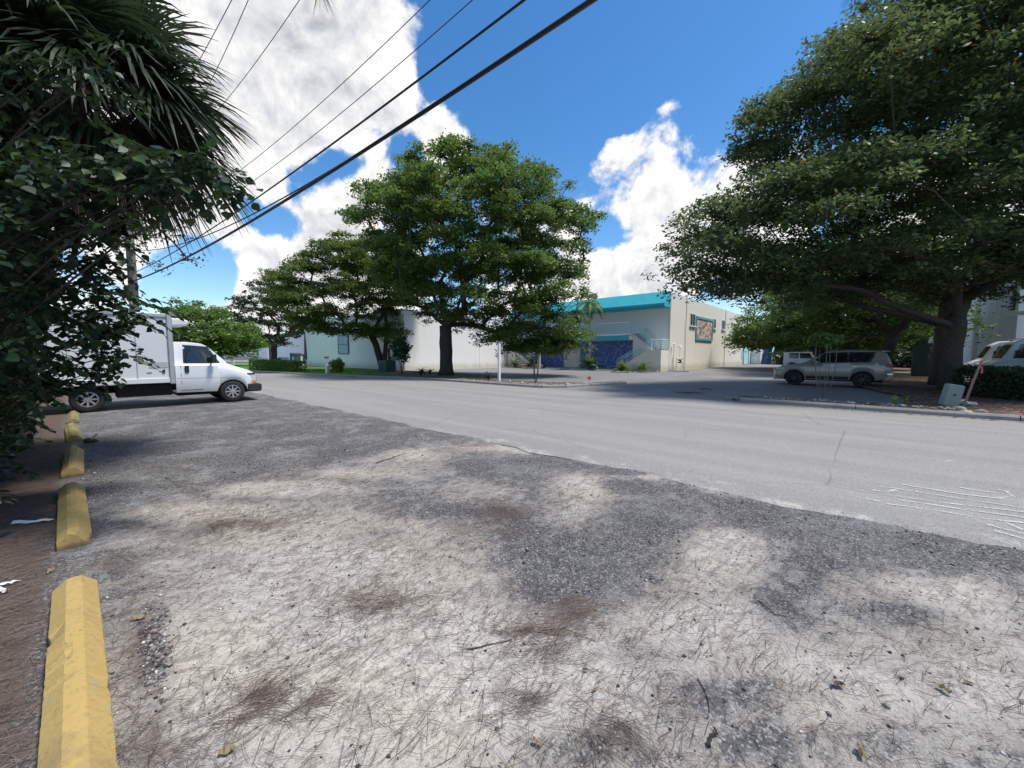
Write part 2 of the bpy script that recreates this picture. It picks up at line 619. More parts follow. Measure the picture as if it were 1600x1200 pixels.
# chalky dust carried over the near edge
sx = m.n('ShaderNodeSeparateXYZ'); m.l(pz, sx.inputs[0])
dust = m.ramp(m.math('ADD', m.math('ADD', sx.outputs['Y'], m.math('MULTIPLY', m.noise(2.2, 6, .7, pz), -3.2)), m.math('MULTIPLY', m.noise(40, 3, .7, pz), -1.4)), 2.0, 2.7, .65, 0)
dust = m.math('MULTIPLY', dust, m.ramp(sx.outputs['X'], -8, -4.5))
c = m.mix(dust, c, (.52, .49, .44))
wet = m.ramp(m.noise(.22, 4, .6, pz, .5, stretch=(.4, 1, 1)), .52, .75, 0, .25)
c = m.mix(wet, c, (.15, .15, .152))
m.col(c); m.bump(f1, .5, .006)
ROAD = m.m
vs, fs2 = [], []
xr = np.concatenate([np.arange(-140, -46, 2.0), np.arange(-46, 30, .12)])
rr = random.Random(3)
for i, x in enumerate(xr):
    o = roff(x)
    e = .05 * math.sin(x * 2.1) + .035 * math.sin(x * 5.7 + 1) + rr.uniform(-.025, .025)
    for y, z in ((4.84 + e + o * .7, -.004), (4.9 + e + o * .7, .012), (9.5 + o, .03), (14.75 + o, .012)):
        vs.append((x, y, z))
for i in range(len(xr) - 1):
    for k in range(3):
        a = i * 4 + k
        fs2.append((a, a + 4, a + 5, a + 1))
road = MB().add(vs, fs2).build('road', ROAD, recalc=False)
tag(road, kind='structure')

# ---- side car park asphalt
m = Mat('lot_material', .8, 0, .4)
pz = m.co('World')
f1 = m.noise(60, 4, .7, pz)
c = m.mix(m.noise(.45, 7, .65, pz, .4), (.145, .14, .138), (.245, .238, .23))
c = m.mix(m.ramp(m.noise(.35, 6, .6, pz, .6, stretch=(1, .25, 1, .4)), .45, .7, 0, .6), c, (.29, .29, .29))
c = m.mix(m.ramp(f1, .4, .7, 0, .4), c, (.08, .08, .082))
c = m.mix(m.ramp(m.noise(14, 5, .7, pz), .62, .7, 0, .6), c, (.16, .10, .06))
m.col(c); m.bump(f1, .4, .006)
LOT = m.m
mb = MB()
mb.add([(-33, 14.6, .004), (8, 14.6, .004), (8, 90, .004), (-33, 90, .004)], [(0, 1, 2, 3)])
tag(mb.build('side_car_park', LOT, recalc=False), kind='structure')

# ---- soils
m = Mat('mulch_material', .95, 0, .2)
pz = m.co('World')
c = m.mix(m.noise(14, 8, .7, pz), (.035, .024, .018), (.14, .10, .078))
sepv = m.n('ShaderNodeSeparateColor'); m.l(m.voro(16, 'F1', pz, 'Color'), sepv.inputs[0])
c = m.mix(m.ramp(sepv.outputs[0], .62, .8, 0, .8), c, (.23, .12, .07))
c = m.mix(m.ramp(sepv.outputs[1], .8, .9, 0, .7), c, (.40, .37, .32))
m.col(c); m.bump(m.noise(22, 5, .7, pz), .8, .05)
MULCH = m.m
m = Mat('strip_soil_material', .95, 0, .2)


def sheet(name, pts, z, mat, kind='structure', rough=.0, seed=1, thick=.05):
    """a low mound with ragged rim: subdivided outline, top fan of triangles through a grid fill"""
    rr = random.Random(seed)
    out = []
    n = len(pts)
    for i in range(n):
        a = Vector((*pts[i], 0)); b_ = Vector((*pts[(i + 1) % n], 0))
        k = max(1, int((b_ - a).length / .35))
        for j in range(k):
            p = a.lerp(b_, j / k)
            out.append((p.x + rr.uniform(-rough, rough), p.y + rr.uniform(-rough, rough)))
    bm = bmesh.new()
    top = [bm.verts.new((x, y, z)) for x, y in out]
    f = bm.faces.new(top)
    bm.normal_update()
    if f.normal.z < 0: f.normal_flip()
    r = bmesh.ops.extrude_face_region(bm, geom=[f])
    for v in [e for e in r['geom'] if isinstance(e, bmesh.types.BMVert)]:
        pass
    for v in top:
        v.co.z = z - thick
    bmesh.ops.triangulate(bm, faces=bm.faces)
    me = bpy.data.meshes.new(name); bm.to_mesh(me); bm.free()
    me.materials.append(mat)
    o = bpy.data.objects.new(name, me); COL.objects.link(o)
    tag(o, kind=kind)
    return o


ISL = [(-26, 13.15), (-19, 14.42), (-11.0, 14.42), (-10.3, 15.3), (-9.15, 19.2), (-9.6, 19.5), (-10.6, 17.3), (-12.5, 16.5), (-16.5, 16.7), (-18.5, 19.4), (-24, 20.3), (-31.9, 20.3), (-31.9, 17.2)]
sheet('centre_planting_bed', ISL, .10, MULCH, rough=.06, seed=5)
ISR = [(-3.3, 14.75), (-2.9, 15.7), (1.0, 15.9), (1.4, 19), (.2, 24), (.6, 30), (1.2, 38), (1.0, 60), (40, 60), (40, 14.55), (-3, 14.55)]
sheet('right_planting_bed', ISR, .10, MULCH, rough=.08, seed=6)
# pale paving beyond the trunks
m = Mat('back_path_material', .9)
m.col(m.mix(m.noise(.8, 6), (.22, .20, .16), (.33, .31, .26)))
mb = MB(); mb.add([(-1.5, 43, .112), (6.5, 43, .112), (6.5, 47, .112), (-1.5, 47, .112)], [(0, 1, 2, 3)])
tag(mb.build('back_path', m.m, recalc=False), kind='structure')
# right hand yard where the vans stand
mb = MB(); mb.add([(4.2, 24.5, .115), (40, 24.5, .115), (40, 60, .115), (4.2, 60, .115)], [(0, 1, 2, 3)])
tag(mb.build('van_yard', LOT, recalc=False), kind='structure')
LAWN = simple('lawn_material', (.12, .23, .035), .9, var=.35, scale=2.5, bump=.5)
lawnpts = [(-90, 3.5), (-60, 8.35), (-46, 10.2), (-26, 12.6), (-26, 13.4), (-31.9, 17.2), (-31.9, 20.4), (-90, 20.4)]
sheet('lawn', [(x, y + .15) for x, y in lawnpts], .07, LAWN, rough=.03, seed=8)
mb = MB(); mb.add([(-140, 20.6, .02), (-56, 20.6, .02), (-56, 60, .02), (-140, 60, .02)], [(0, 1, 2, 3)])
tag(mb.build('far_car_park', LOT, recalc=False), kind='structure')
SLABC = simple('concrete_material', (.36, .34, .31), .85, var=.2, scale=3, bump=.4, dirt=.5)
KERBM = simple('kerb_material', (.25, .24, .225), .9, var=.25, scale=2.2, bump=.6, dirt=.75)
mb = MB(); mb.box(-32, -13.5, 34.6, 36.95, -.05, .13)
tag(mb.build('building_walkway', SLABC, bevel=.01), kind='structure')


def kerb_run(pts, h=.14, w=.16, piece=3.0, z0=-.02):
    for (a, b_) in zip(pts[:-1], pts[1:]):
        a = Vector((*a, 0)); b_ = Vector((*b_, 0))
        L = (b_ - a).length; k = max(1, round(L / piece))
        d = (b_ - a).normalized(); ang = math.atan2(d.y, d.x)
        for i in range(k):
            p = a.lerp(b_, (i + .5) / k)
            l = L / k / 2 - .008
            jx = random.uniform(-.012, .012)
            mb = MB(); mb.prism([(-w / 2, z0), (w / 2, z0), (w / 2, h - .02), (w / 2 - .03, h), (-w / 2 + .05, h), (-w / 2, h - .05)], -l, l, 'x')
            o = mb.build('kerb', KERBM, bevel=.008)
            o.location = (p.x, p.y, random.uniform(-.008, .004)); o.rotation_euler = (0, 0, ang + random.uniform(-.004, .004) )
            o.location += Vector((-d.y, d.x, 0)) * jx
            tag(o, kind='structure')


kerb_run([(-31, 11.75), (-26, 12.98), (-19, 14.42), (-11.0, 14.42)])
kerb_run([(-11.0, 14.42), (-10.3, 15.3), (-9.15, 19.2), (-9.6, 19.5), (-10.6, 17.3), (-12.5, 16.5), (-16.5, 16.7)], piece=1.6)
kerb_run([(-56, 8.75), (-46, 10.15), (-31, 11.75)])
kerb_run([(-2.9, 14.55), (20, 14.55)], h=.15)
kerb_run([(-3.45, 14.95), (-2.9, 14.55)], piece=.6, h=.13)
kerb_run([(-3.45, 14.95), (-2.8, 15.75), (.95, 15.9)], piece=2, h=.10, w=.1)
# concrete gutter seam between road and car park
mb = MB(); mb.add([(-11, 14.38, .0145), (-3.5, 14.42, .0145), (-3.5, 14.5, .0145), (-11, 14.46, .0145)], [(0, 1, 2, 3)])
tag(mb.build('gutter_seam', simple('seam_material', (.05, .048, .045), .95), recalc=False), kind='structure')

# ---- paint strokes on the road
m = Mat('worn_paint_material', .8)
m.col(m.mix(m.noise(60, 4), (.42, .42, .40), (.68, .68, .66)))
alpha = m.ramp(m.math('ADD', m.noise(45, 4, .7), m.math('MULTIPLY', m.noise(3, 3), .5)), .64, .86)
m.setv(m.p.inputs['Alpha'], alpha)
PAINT = m.m
strokes = [[(1375, 763), (1400, 766), (1480, 779), (1600, 797)], [(1410, 760), (1500, 775), (1560, 782), (1583, 779), (1570, 770), (1558, 768)],
           [(1395, 777), (1470, 788), (1600, 803)], [(1405, 784), (1500, 798), (1600, 812)], [(1385, 790), (1460, 800), (1540, 814), (1600, 820)],
           [(1540, 822), (1600, 838)], [(1500, 765), (1530, 770), (1555, 773)], [(1560, 815), (1600, 832)], [(1360, 768), (1385, 772), (1400, 768)],
           [(1470, 725), (1490, 723)], [(1340, 780), (1375, 786)], [(1552, 832), (1600, 845)]]
for st_ in strokes:
    pts = [Vector((*G(*p), 0)) for p in st_]
    res = []
    for a, b_ in zip(pts[:-1], pts[1:]):
        k = max(2, int((b_ - a).length / .06))
        res += [a.lerp(b_, j / k) for j in range(k)]
    res.append(pts[-1])
    mb = MB(); vv = []
    for i, p in enumerate(res):
        d = (res[min(i + 1, len(res) - 1)] - res[max(i - 1, 0)]).normalized()
        w = random.uniform(.013, .024)
        yy = p.y
        z = .0185 + max(0, min(1, (yy - 4.9) / 4.6)) * .018
        q = Vector((-d.y, d.x, 0)) * w
        vv += [(p.x + q.x, p.y + q.y, z), (p.x - q.x, p.y - q.y, z)]
    mb.add(vv, [(2 * i, 2 * i + 1, 2 * i + 3, 2 * i + 2) for i in range(len(res) - 1)])
    tag(mb.build('road_marking', PAINT, recalc=False), kind='structure')

# ---- litter: needles, gravel, fallen leaves
m = Mat('needle_material', .8, 0, .25)
r_ = m.attr('rnd')
c = m.mix(m.ramp(r_, 0, .5, smooth=False), (.050, .034, .030), (.115, .080, .066))
c = m.mix(m.ramp(r_, .5, 1, smooth=False), c, (.20, .165, .135))
m.col(c)
NEEDLE = m.m


def needles(N, Pts, ang, ln, name, parent=None):
    """thin bent strips lying on the ground"""
    x, y = Pts[:, 0], Pts[:, 1]
    bend = rng.normal(0, .55, N)
    w = rng.uniform(.0005, .0010, N)
    lift = rng.uniform(.001, .014, N)
    tilt = rng.uniform(-.008, .012, N)
    segs = 4
    rows = []
    a = ang.copy(); px, py = x.copy(), y.copy()
    for k in range(segs):
        nxv, nyv = -np.sin(a), np.cos(a)
        ww = w * (1 if k < segs - 1 else .4)
        z = hgt(px, py) + lift + tilt * k / segs * 1.5 + .004
        z = np.maximum(z, .002)
        for sgn in (-1, 1):
            rows.append(np.stack([px + sgn * nxv * ww, py + sgn * nyv * ww, z + sgn * .0004], 1))
        px = px + np.cos(a) * ln / (segs - 1); py = py + np.sin(a) * ln / (segs - 1)
        a = a + bend / segs
    V = np.stack(rows, 1).reshape(-1, 3)
    base = np.arange(N)[:, None] * (2 * segs)
    Fq = np.concatenate([base + np.array([[2 * k, 2 * k + 1, 2 * k + 3, 2 * k + 2]]) for k in range(segs - 1)], 0)
    o = np_mesh(name, V, Fq, NEEDLE, {'rnd': np.repeat(rng.random(N), 2 * segs)})
    return o


N0 = 330000
cand = np.column_stack([rng.uniform(-11, 4.0, N0), rng.uniform(-2.2, 5.0, N0)])
fs0, fb0, st0 = fields(cand)
near = np.exp(-np.maximum(0, np.hypot(cand[:, 0], cand[:, 1]) - 4) / 3.5)
patch = .5 + .5 * np.sin(cand[:, 0] * 2.3 + 2 * np.sin(cand[:, 1] * 1.9)) * np.sin(cand[:, 1] * 3.1 + cand[:, 0])
prob = np.clip(.12 * near + .20 * np.clip(fs0, 0, 1) * (.3 + patch) + .42 * np.clip(fb0, 0, 1.2), 0, .6) * np.where(cand[:, 1] > 4.6, .15, 1)
keep = rng.random(N0) < prob
cand = cand[keep]
N = len(cand)
ang = rng.normal(1.25, .75, N) + np.where(rng.random(N) < .3, rng.uniform(0, PI, N), 0)
o = needles(N, cand, ang, rng.uniform(.04, .15, N), 'needle_litter')
tag(o, 'brown pine needles strewn over the chalky ground and the strip behind the kerb stops', 'litter', kind='stuff')


def drift(a, b_, n, spread, name, label):
    a = np.array(G(*a)); b_ = np.array(G(*b_))
    t = rng.random(n)
    dv = b_ - a; dn = np.array([-dv[1], dv[0]])
    # a broken, wandering trail: several overlapping tufts of unequal size, thinning out sideways
    k = 9
    ct = rng.random(k); cw = rng.uniform(.3, 1, k) ** 2; co_ = rng.normal(0, .13, k); ca = rng.normal(0, .35, k); cs_ = rng.uniform(.5, 1.6, k)
    idx = rng.choice(k, n, p=cw / cw.sum())
    t = ct[idx] + rng.normal(0, .10, n)
    wob = .12 * np.sin(t * 5 + ct[0] * 6)
    P_ = a + dv * t[:, None] + dn * (co_[idx] + wob)[:, None] + rng.standard_t(2.5, (n, 2)).clip(-5, 5) * (spread * .55 * cs_[idx])[:, None]
    d = math.atan2(*(b_ - a)[::-1])
    o = needles(n, P_, rng.normal(d, .42, n) + ca[idx], rng.uniform(.05, .17, n), name)
    o.location.z = .006
    tag(o, label, 'litter', kind='stuff')


drift((735, 1010), (900, 955), 520, .06, 'needle_drift', 'thick reddish drift of needles left of centre in the near ground')
drift((335, 1120), (500, 1055), 280, .055, 'needle_drift', 'narrow drift of needles in the lower left ground')
drift((545, 950), (760, 912), 300, .08, 'needle_drift', 'long thin drift of needles beside the tyre print')
drift((800, 1105), (880, 1080), 100, .04, 'needle_drift', 'short drift of needles near the bottom centre')
drift((900, 1120), (985, 1165), 110, .035, 'needle_drift', 'small drift of needles low in the ground right of centre')
drift((740, 790), (815, 825), 320, .12, 'needle_drift', 'brown needle heap between the pale patches')
drift((420, 805), (310, 830), 500, .16, 'needle_drift', 'broad reddish needle drift beyond the first yellow stop')


def pebbles(N, P, size, name, mat, zup=.3):
    oct_ = np.array([(1, 0, 0), (-1, 0, 0), (0, 1, 0), (0, -1, 0), (0, 0, 1), (0, 0, -1)], float)
    tri = np.array([(0, 2, 4), (2, 1, 4), (1, 3, 4), (3, 0, 4), (2, 0, 5), (1, 2, 5), (3, 1, 5), (0, 3, 5)])
    V = oct_[None] * rng.uniform(.55, 1.25, (N, 6, 1)) * size[:, None, None] * np.array([1, 1, .65])
    a = rng.uniform(0, PI, N); ca, sa = np.cos(a)[:, None], np.sin(a)[:, None]
    x = V[:, :, 0] * ca - V[:, :, 1] * sa; y = V[:, :, 0] * sa + V[:, :, 1] * ca
    V = np.stack([x + P[:, 0:1], y + P[:, 1:2], V[:, :, 2] + (hgt(P[:, 0], P[:, 1]) + size * zup)[:, None] + (P[:, 2:3] if P.shape[1] > 2 else 0)], 2)
    F = (tri[None] + (np.arange(N) * 6)[:, None, None]).reshape(-1, 3)
    return np_mesh(name, V.reshape(-1, 3), F, mat, {'rnd': np.repeat(rng.random(N), 6)})


m = Mat('pebble_material', .9, 0, .3)
r_ = m.attr('rnd')
c = m.mix(m.ramp(r_, .35, .6), (.05, .05, .054), (.24, .23, .22))
c = m.mix(m.ramp(r_, .82, .95), c, (.58, .55, .50))
m.col(c)
PEB = m.m
N0 = 160000
cand = np.column_stack([rng.uniform(-13, 3.6, N0), rng.uniform(-.1, 5.1, N0)])
fs0, fb0, st0 = fields(cand)
rad = np.hypot(cand[:, 0], cand[:, 1])
prob = np.clip(.09 + .28 * np.clip(.45 - fs0, 0, 1) + .1 * (np.abs(cand[:, 1] - 4.9) < .2), 0, .5) * np.clip(6.5 / np.maximum(rad, 1), 0, 1) ** 1.2
cand = cand[rng.random(N0) < prob]
o = pebbles(len(cand), cand, rng.gamma(2.2, .0017, len(cand)) + .0015, 'loose_gravel', PEB)
tag(o, 'loose grey and white gravel scattered over the worn parking surface', 'gravel', kind='stuff')
gp = np.array([G(x, y) for x, y in zip(rng.normal(241, 13, 420), rng.normal(1010, 36, 420))])
o = pebbles(len(gp), gp, rng.gamma(2.2, .0028, len(gp)) + .002, 'gravel_patch', PEB)
tag(o, 'dark pocket of crushed stone beside the nearest yellow parking stop', 'gravel', kind='stuff')


def leafy(N, P, size, name, cols, label, cat, zadd=.004, curl=.5):
    """small curled fallen leaves: 2 triangles each side of a midrib"""
    m = Mat(name + '_material', .75, 0, .3)
    r_ = m.attr('rnd')
    c = m.mix(m.ramp(r_, 0, .5, smooth=False), cols[0], cols[1]); c = m.mix(m.ramp(r_, .5, 1, smooth=False), c, cols[2])
    m.col(c)
    base = np.array([(-1, 0, 0), (-.35, .36, .15), (.4, .3, .2), (1, 0, .1), (.4, -.3, .2), (-.35, -.36, .15)])
    V = base[None] * size[:, None, None] * np.array([1, 1, 1]) * rng.uniform(.7, 1.2, (N, 1, 3))
    V[:, :, 2] *= rng.uniform(-curl * .2, curl * 2, (N, 1))
    a = rng.uniform(0, 2 * PI, N); ca, sa = np.cos(a)[:, None], np.sin(a)[:, None]
    x = V[:, :, 0] * ca - V[:, :, 1] * sa; y = V[:, :, 0] * sa + V[:, :, 1] * ca
    z = V[:, :, 2] + P[:, 2:3] + zadd + rng.uniform(0, .01, (N, 1)) + x * rng.uniform(-.2, .2, (N, 1))
    V = np.stack([x + P[:, 0:1], y + P[:, 1:2], z], 2).reshape(-1, 3)
    F = (np.array([[0, 3, 2, 1], [0, 5, 4, 3]])[None] + (np.arange(N) * 6)[:, None, None]).reshape(-1, 4)
    o = np_mesh(name, V, F, m.m, {'rnd': np.repeat(rng.random(N), 6)})
    tag(o, label, cat, kind='stuff')
    return o


N = 3600
lp = np.column_stack([rng.uniform(-11, 3.2, N), rng.uniform(-1.8, 5.6, N)])
sel = rng.random(N) < np.where(lp[:, 1] < -.1, .5, .3) * np.where(lp[:, 1] > 4.7, .3, 1)
lp = lp[sel]; lp = np.column_stack([lp, hgt(lp[:, 0], lp[:, 1]) + .004])
leafy(len(lp), lp, .004 + rng.gamma(1.5, .0042, len(lp)), 'fallen_leaves', ((.05, .032, .022), (.16, .10, .055), (.30, .24, .15)), 'small dry leaves and bits of bark lying on the near ground', 'litter')
N = 9000
lp = np.column_stack([rng.uniform(-2.5, 9, N), rng.uniform(14.9, 34, N), np.full(N, .10)])
sel = (lp[:, 1] < 15.8) | (lp[:, 0] > 1.0 + .5 * np.sin(lp[:, 1]))
lp = lp[sel]
leafy(len(lp), lp, rng.uniform(.03, .07, len(lp)), 'red_leaf_litter', ((.12, .05, .03), (.20, .10, .06), (.34, .28, .22)), 'reddish brown fallen leaves under the big right tree', 'litter')
N = 3800
lp = np.column_stack([rng.uniform(-30, -9.3, N), rng.uniform(13.6, 20, N), np.full(N, .10)])
sel = (lp[:, 1] < 16.6) & (lp[:, 0] < -10.6) & (lp[:, 1] > 14.5 + np.minimum(0, (lp[:, 0] + 19) * .19)) | ((lp[:, 0] < -18.5) & (lp[:, 1] > 14.8))
lp = lp[sel]
leafy(len(lp), lp, rng.uniform(.03, .06, len(lp)), 'bed_leaf_litter', ((.10, .06, .04), (.19, .13, .09), (.38, .34, .28)), 'dry leaves over the planting bed around the middle trees', 'litter')
# a few dead leaves swept along the road gutter
N = 1500
xg = rng.uniform(-24, 9, N)
sel = (xg < -10.8) | (xg > -3.0); xg = xg[sel]
lp = np.column_stack([xg, 14.3 + np.array([roff(v) for v in xg]) - np.abs(rng.normal(0, .13, len(xg))), np.full(len(xg), .016)])
leafy(len(lp), lp, rng.uniform(.025, .05, len(lp)), 'gutter_litter', ((.06, .035, .025), (.15, .08, .05), (.26, .2, .15)), 'leaf litter swept against the far kerb of the road', 'litter')
# short turf blades
N = 26000
gx = rng.uniform(-60, -26.5, N); t_ = rng.random(N)
ylo = np.interp(gx, [-60, -46, -26], [8.6, 10.45, 13.2]); gy = ylo + (20.2 - ylo) * t_ ** 1.5
hb = rng.uniform(.05, .11, N); a = rng.uniform(0, PI, N)
V = np.stack([np.stack([gx - .012 * np.cos(a), gy - .012 * np.sin(a), np.full(N, .06)], 1), np.stack([gx + .012 * np.cos(a), gy + .012 * np.sin(a), np.full(N, .06)], 1),
              np.stack([gx + rng.normal(0, .03, N), gy + rng.normal(0, .03, N), .07 + hb], 1)], 1).reshape(-1, 3)
m = Mat('grass_material', .8, 0, .3); m.col(m.mix(m.attr('rnd'), (.11, .22, .03), (.24, .38, .07)))
o = np_mesh('grass', V, np.arange(3 * N).reshape(-1, 3), m.m, {'rnd': np.repeat(rng.random(N), 3)})
tag(o, 'bright mown grass in front of the white warehouse', 'grass', kind='stuff')

# ================================================================== BUILDINGS
def wpart(mb, name, mat, parent, **kw):
    """part given in world coordinates, stored relative to its thing (whose turn is zero)"""
    p = parent
    off = Vector((0, 0, 0))
    while p is not None:
        off += p.location; p = p.parent
    mb.v = [(v[0] - off.x, v[1] - off.y, v[2] - off.z) for v in mb.v]
    return mb.build(name, mat, parent, **kw)


def stucco(name, c, streak=.25, scale=1.0):
    m = Mat(name, .9, 0, .25)
    pz = m.co('World')
    a = tuple(x * .93 for x in c)
    cc = m.mix(m.noise(.6 * scale, 6, .6, pz), a, c)
    st = m.noise(2.2, 7, .65, pz, .2, stretch=(1.6, 1.6, .12))
    cc = m.mix(m.ramp(st, .5, .75, 0, streak), cc, tuple(x * .6 for x in c))
    sz = m.n('ShaderNodeSeparateXYZ'); m.l(pz, sz.inputs[0])
    low = m.ramp(m.math('ADD', sz.outputs['Z'], m.math('MULTIPLY', m.noise(1.5, 6, .7, pz), -1.0)), -.35, .35, .55, 0)
    cc = m.mix(low, cc, (c[0] * .5, c[1] * .46, c[2] * .38))
    m.col(cc); m.bump(m.noise(30, 4, .6, pz), .3, .006)
    return m.m


CREAM = stucco('cream_stucco', (.80, .74, .63), .22)
OFFWH = stucco('offwhite_stucco', (.86, .86, .85), .15)
WHITEW = stucco('white_warehouse_wall', (.86, .87, .88), .18)
WHITEW2 = stucco('warm_lit_warehouse_wall', (.86, .85, .81), .2)  # same warehouse white, with the warmer sunlit tone put into the colour
SHADEWH = stucco('blue_shaded_white_wall', (.74, .80, .87), .12)  # white wall with sky-blue shade put into its colour
TEAL = simple('teal_paint', (.035, .42, .48), .55, var=.1, scale=1.2, dirt=.18)
TEAL2 = simple('teal_railing_paint', (.48, .76, .76), .5, var=.08, scale=3)
DTEAL = simple('dark_teal_paint', (.02, .22, .25), .5, var=.1, scale=3)
WHITEP = simple('white_paint', (.78, .78, .76), .5, var=.04, scale=3, dirt=.15)
STEEL = simple('dull_steel', (.35, .35, .35), .45, .7, var=.15, scale=8)
DARK = simple('dark_opening', (.02, .022, .025), .6)
BLACKP = simple('black_plastic', (.018, .018, .019), .5, var=.2, scale=20)
m = Mat('window_glass', .06, 0, .8); m.col((.02, .028, .035)); GLASS = m.m
m = Mat('blue_mosaic', .45, 0, .5)
vz = m.co('World')
mp = m.n('ShaderNodeMapping'); mp.inputs['Scale'].default_value = (1, .05, 1); m.l(vz, mp.inputs['Vector'])
vc = m.voro(5.5, 'F1', mp.outputs[0], 'Color'); sp_ = m.n('ShaderNodeSeparateColor'); m.l(vc, sp_.inputs[0])
cc = m.mix(sp_.outputs[0], (.03, .09, .38), (.10, .21, .60))
cc = m.mix(m.ramp(sp_.outputs[1], .8, .95, 0, .7), cc, (.28, .34, .60))
ve = m.voro(5.5, 'DISTANCE_TO_EDGE', mp.outputs[0])
cc = m.mix(m.ramp(ve, .02, .06, .5, 0), cc, (.10, .13, .25))
m.col(cc); MOSAIC = m.m
m = Mat('mural_mosaic', .6)
mp = m.n('ShaderNodeMapping'); mp.inputs['Scale'].default_value = (.05, 1, 1); m.l(m.co('World'), mp.inputs['Vector'])
vc = m.voro(3.4, 'F1', mp.outputs[0], 'Color'); sp_ = m.n('ShaderNodeSeparateColor'); m.l(vc, sp_.inputs[0])
cc = m.mix(m.ramp(sp_.outputs[0], .3, .7), (.62, .42, .32), (.72, .62, .52)); cc = m.mix(m.ramp(sp_.outputs[1], .55, .7), cc, (.28, .10, .06))
cc = m.mix(m.ramp(sp_.outputs[2], .8, .9), cc, (.25, .42, .42))
ve = m.voro(3.4, 'DISTANCE_TO_EDGE', mp.outputs[0]); cc = m.mix(m.ramp(ve, .02, .06, .9, 0), cc, (.45, .36, .30))
m.col(cc); MURAL = m.m

# ---- the two storey turquoise trimmed building
tb = thing('office_building', 'two storey cream building with turquoise roof fascia, outside stairs and blue mosaic walls', 'building', (-13.3, 37, 0))
YF, YW, XR, XL = 35.0, 36.95, -13.3, -31.95
wpart(MB().box(XL, XR - .25, YW, YW + .25, 0, 7.0), 'front_wall', OFFWH, tb)
wpart(MB().box(XR - .25, XR, YW, 73, 0, 7.28), 'side_wall', CREAM, tb)
wpart(MB().box(XL, XR - .25, YW + .25, 73, 6.7, 6.95), 'roof', SLABC, tb)
wpart(MB().box(XL, XL + .25, YW + .25, 73, 0, 6.7), 'party_wall', OFFWH, tb)
wpart(MB().box(XL + .25, XR - .25, 72.75, 73, 0, 6.7), 'back_wall', CREAM, tb)
# mansard fascia
fz0, fz1, fz2 = 5.85, 6.16, 7.32
wpart(MB().prism([(35.3, fz0), (YW - .003, fz0), (YW - .003, fz2), (36.35, fz2), (35.42, fz1 + .02), (35.3, fz1)], XL + .02, XR + .03, 'x'), 'roof_fascia', TEAL, tb)
for x in np.arange(XL + 1.5, XR, 2.35):     # metal fascia seams
    wpart(MB().prism([(35.395, fz1 + .03), (35.42, fz1 + .03), (36.345, fz2 - .01), (36.32, fz2 - .005)], x - .012, x + .012, 'x'), 'seam', TEAL, tb)
wpart(MB().box(XL + .1, XR + .05, 35.27, 35.30, fz0 - .03, fz0 + .05), 'drip_edge', DTEAL, tb)
# balcony
bz = 3.55
wpart(MB().box(-29.3, -16.47, YF + .02, YW, bz - .16, bz), 'balcony_floor', WHITEP, tb)
wpart(MB().prism([(-29.0, bz - .16), (-29.3, bz - .3), (-29.3, bz - .62), (-16.47, bz - .62), (-16.47, bz - .34), (-16.85, bz - .16)], YF + .03, YF + .16), 'balcony_fascia', TEAL, tb)
wpart(MB().box(-29.2, -16.5, YF + .16, YW, bz - .60, bz - .2), 'soffit', OFFWH, tb)
# ground floor mosaic panels, shutter, door
wpart(MB().box(-22.85, -16.6, YW - .06, YW - .002, .14, bz - .63), 'mosaic_wall', MOSAIC, tb)
wpart(MB().box(-28.9, -25.1, YW - .06, YW - .002, .14, bz - .63), 'mosaic_wall', MOSAIC, tb)
sh = wpart(MB().box(-24.85, -22.95, YW - .05, YW - .004, .14, 2.2), 'roller_shutter', WHITEP, tb)
for k in range(9):
    wpart(MB().box(-24.8, -23.0, YW - .075, YW - .052, .18 + k * .22, .37 + k * .22), 'slat', WHITEP, sh)
wpart(MB().box(-25.0, -22.87, YW - .12, YW - .05, 2.2, 2.42), 'lintel', TEAL2, tb)
# upper entrance
rec = wpart(MB().box(-24.8, -22.95, YW - .03, YW - .004, bz + .02, 5.7), 'upper_door', DARK, tb)
for k in range(8):
    wpart(MB().box(-24.72, -23.03, YW - .055, YW - .031, bz + .1 + k * .13, bz + .19 + k * .13), 'louvre', DTEAL, rec)
wpart(MB().box(-28.9, -27.6, YW - .03, YW - .004, bz + .02, 5.6), 'upper_door', DTEAL, tb)
lf = wpart(MB().box(-19.75, -19.35, 35.02, 35.28, 5.93, 6.2).box(-19.8, -19.3, 34.98, 35.02, 5.9, 6.23), 'flood_light', STEEL, tb)
wpart(MB().box(-19.72, -19.38, 34.965, 34.979, 5.95, 6.18), 'lens', GLASS, lf)


def railing(pts, h=1.05, bars=6, post_every=1.9, rad=.025, mat=TEAL2, parent=tb, name='railing'):
    mb = MB()
    pts = [Vector(p) for p in pts]
    for a, b in zip(pts[:-1], pts[1:]):
        L = (b - a).length
        for k in range(bars):
            z = Vector((0, 0, h * (1 - k / bars)))
            mb.tube([a + z, b + z], rad * (1.25 if k == 0 else .7), 5)
        n = max(1, round(L / post_every))
        for i in range(n + 1):
            p = a.lerp(b, i / n)
            mb.tube([p, p + Vector((0, 0, h))], rad, 5)
    return wpart(mb, name, mat, parent)


railing([(-29.25, YF + .08, bz), (-16.5, YF + .08, bz)])


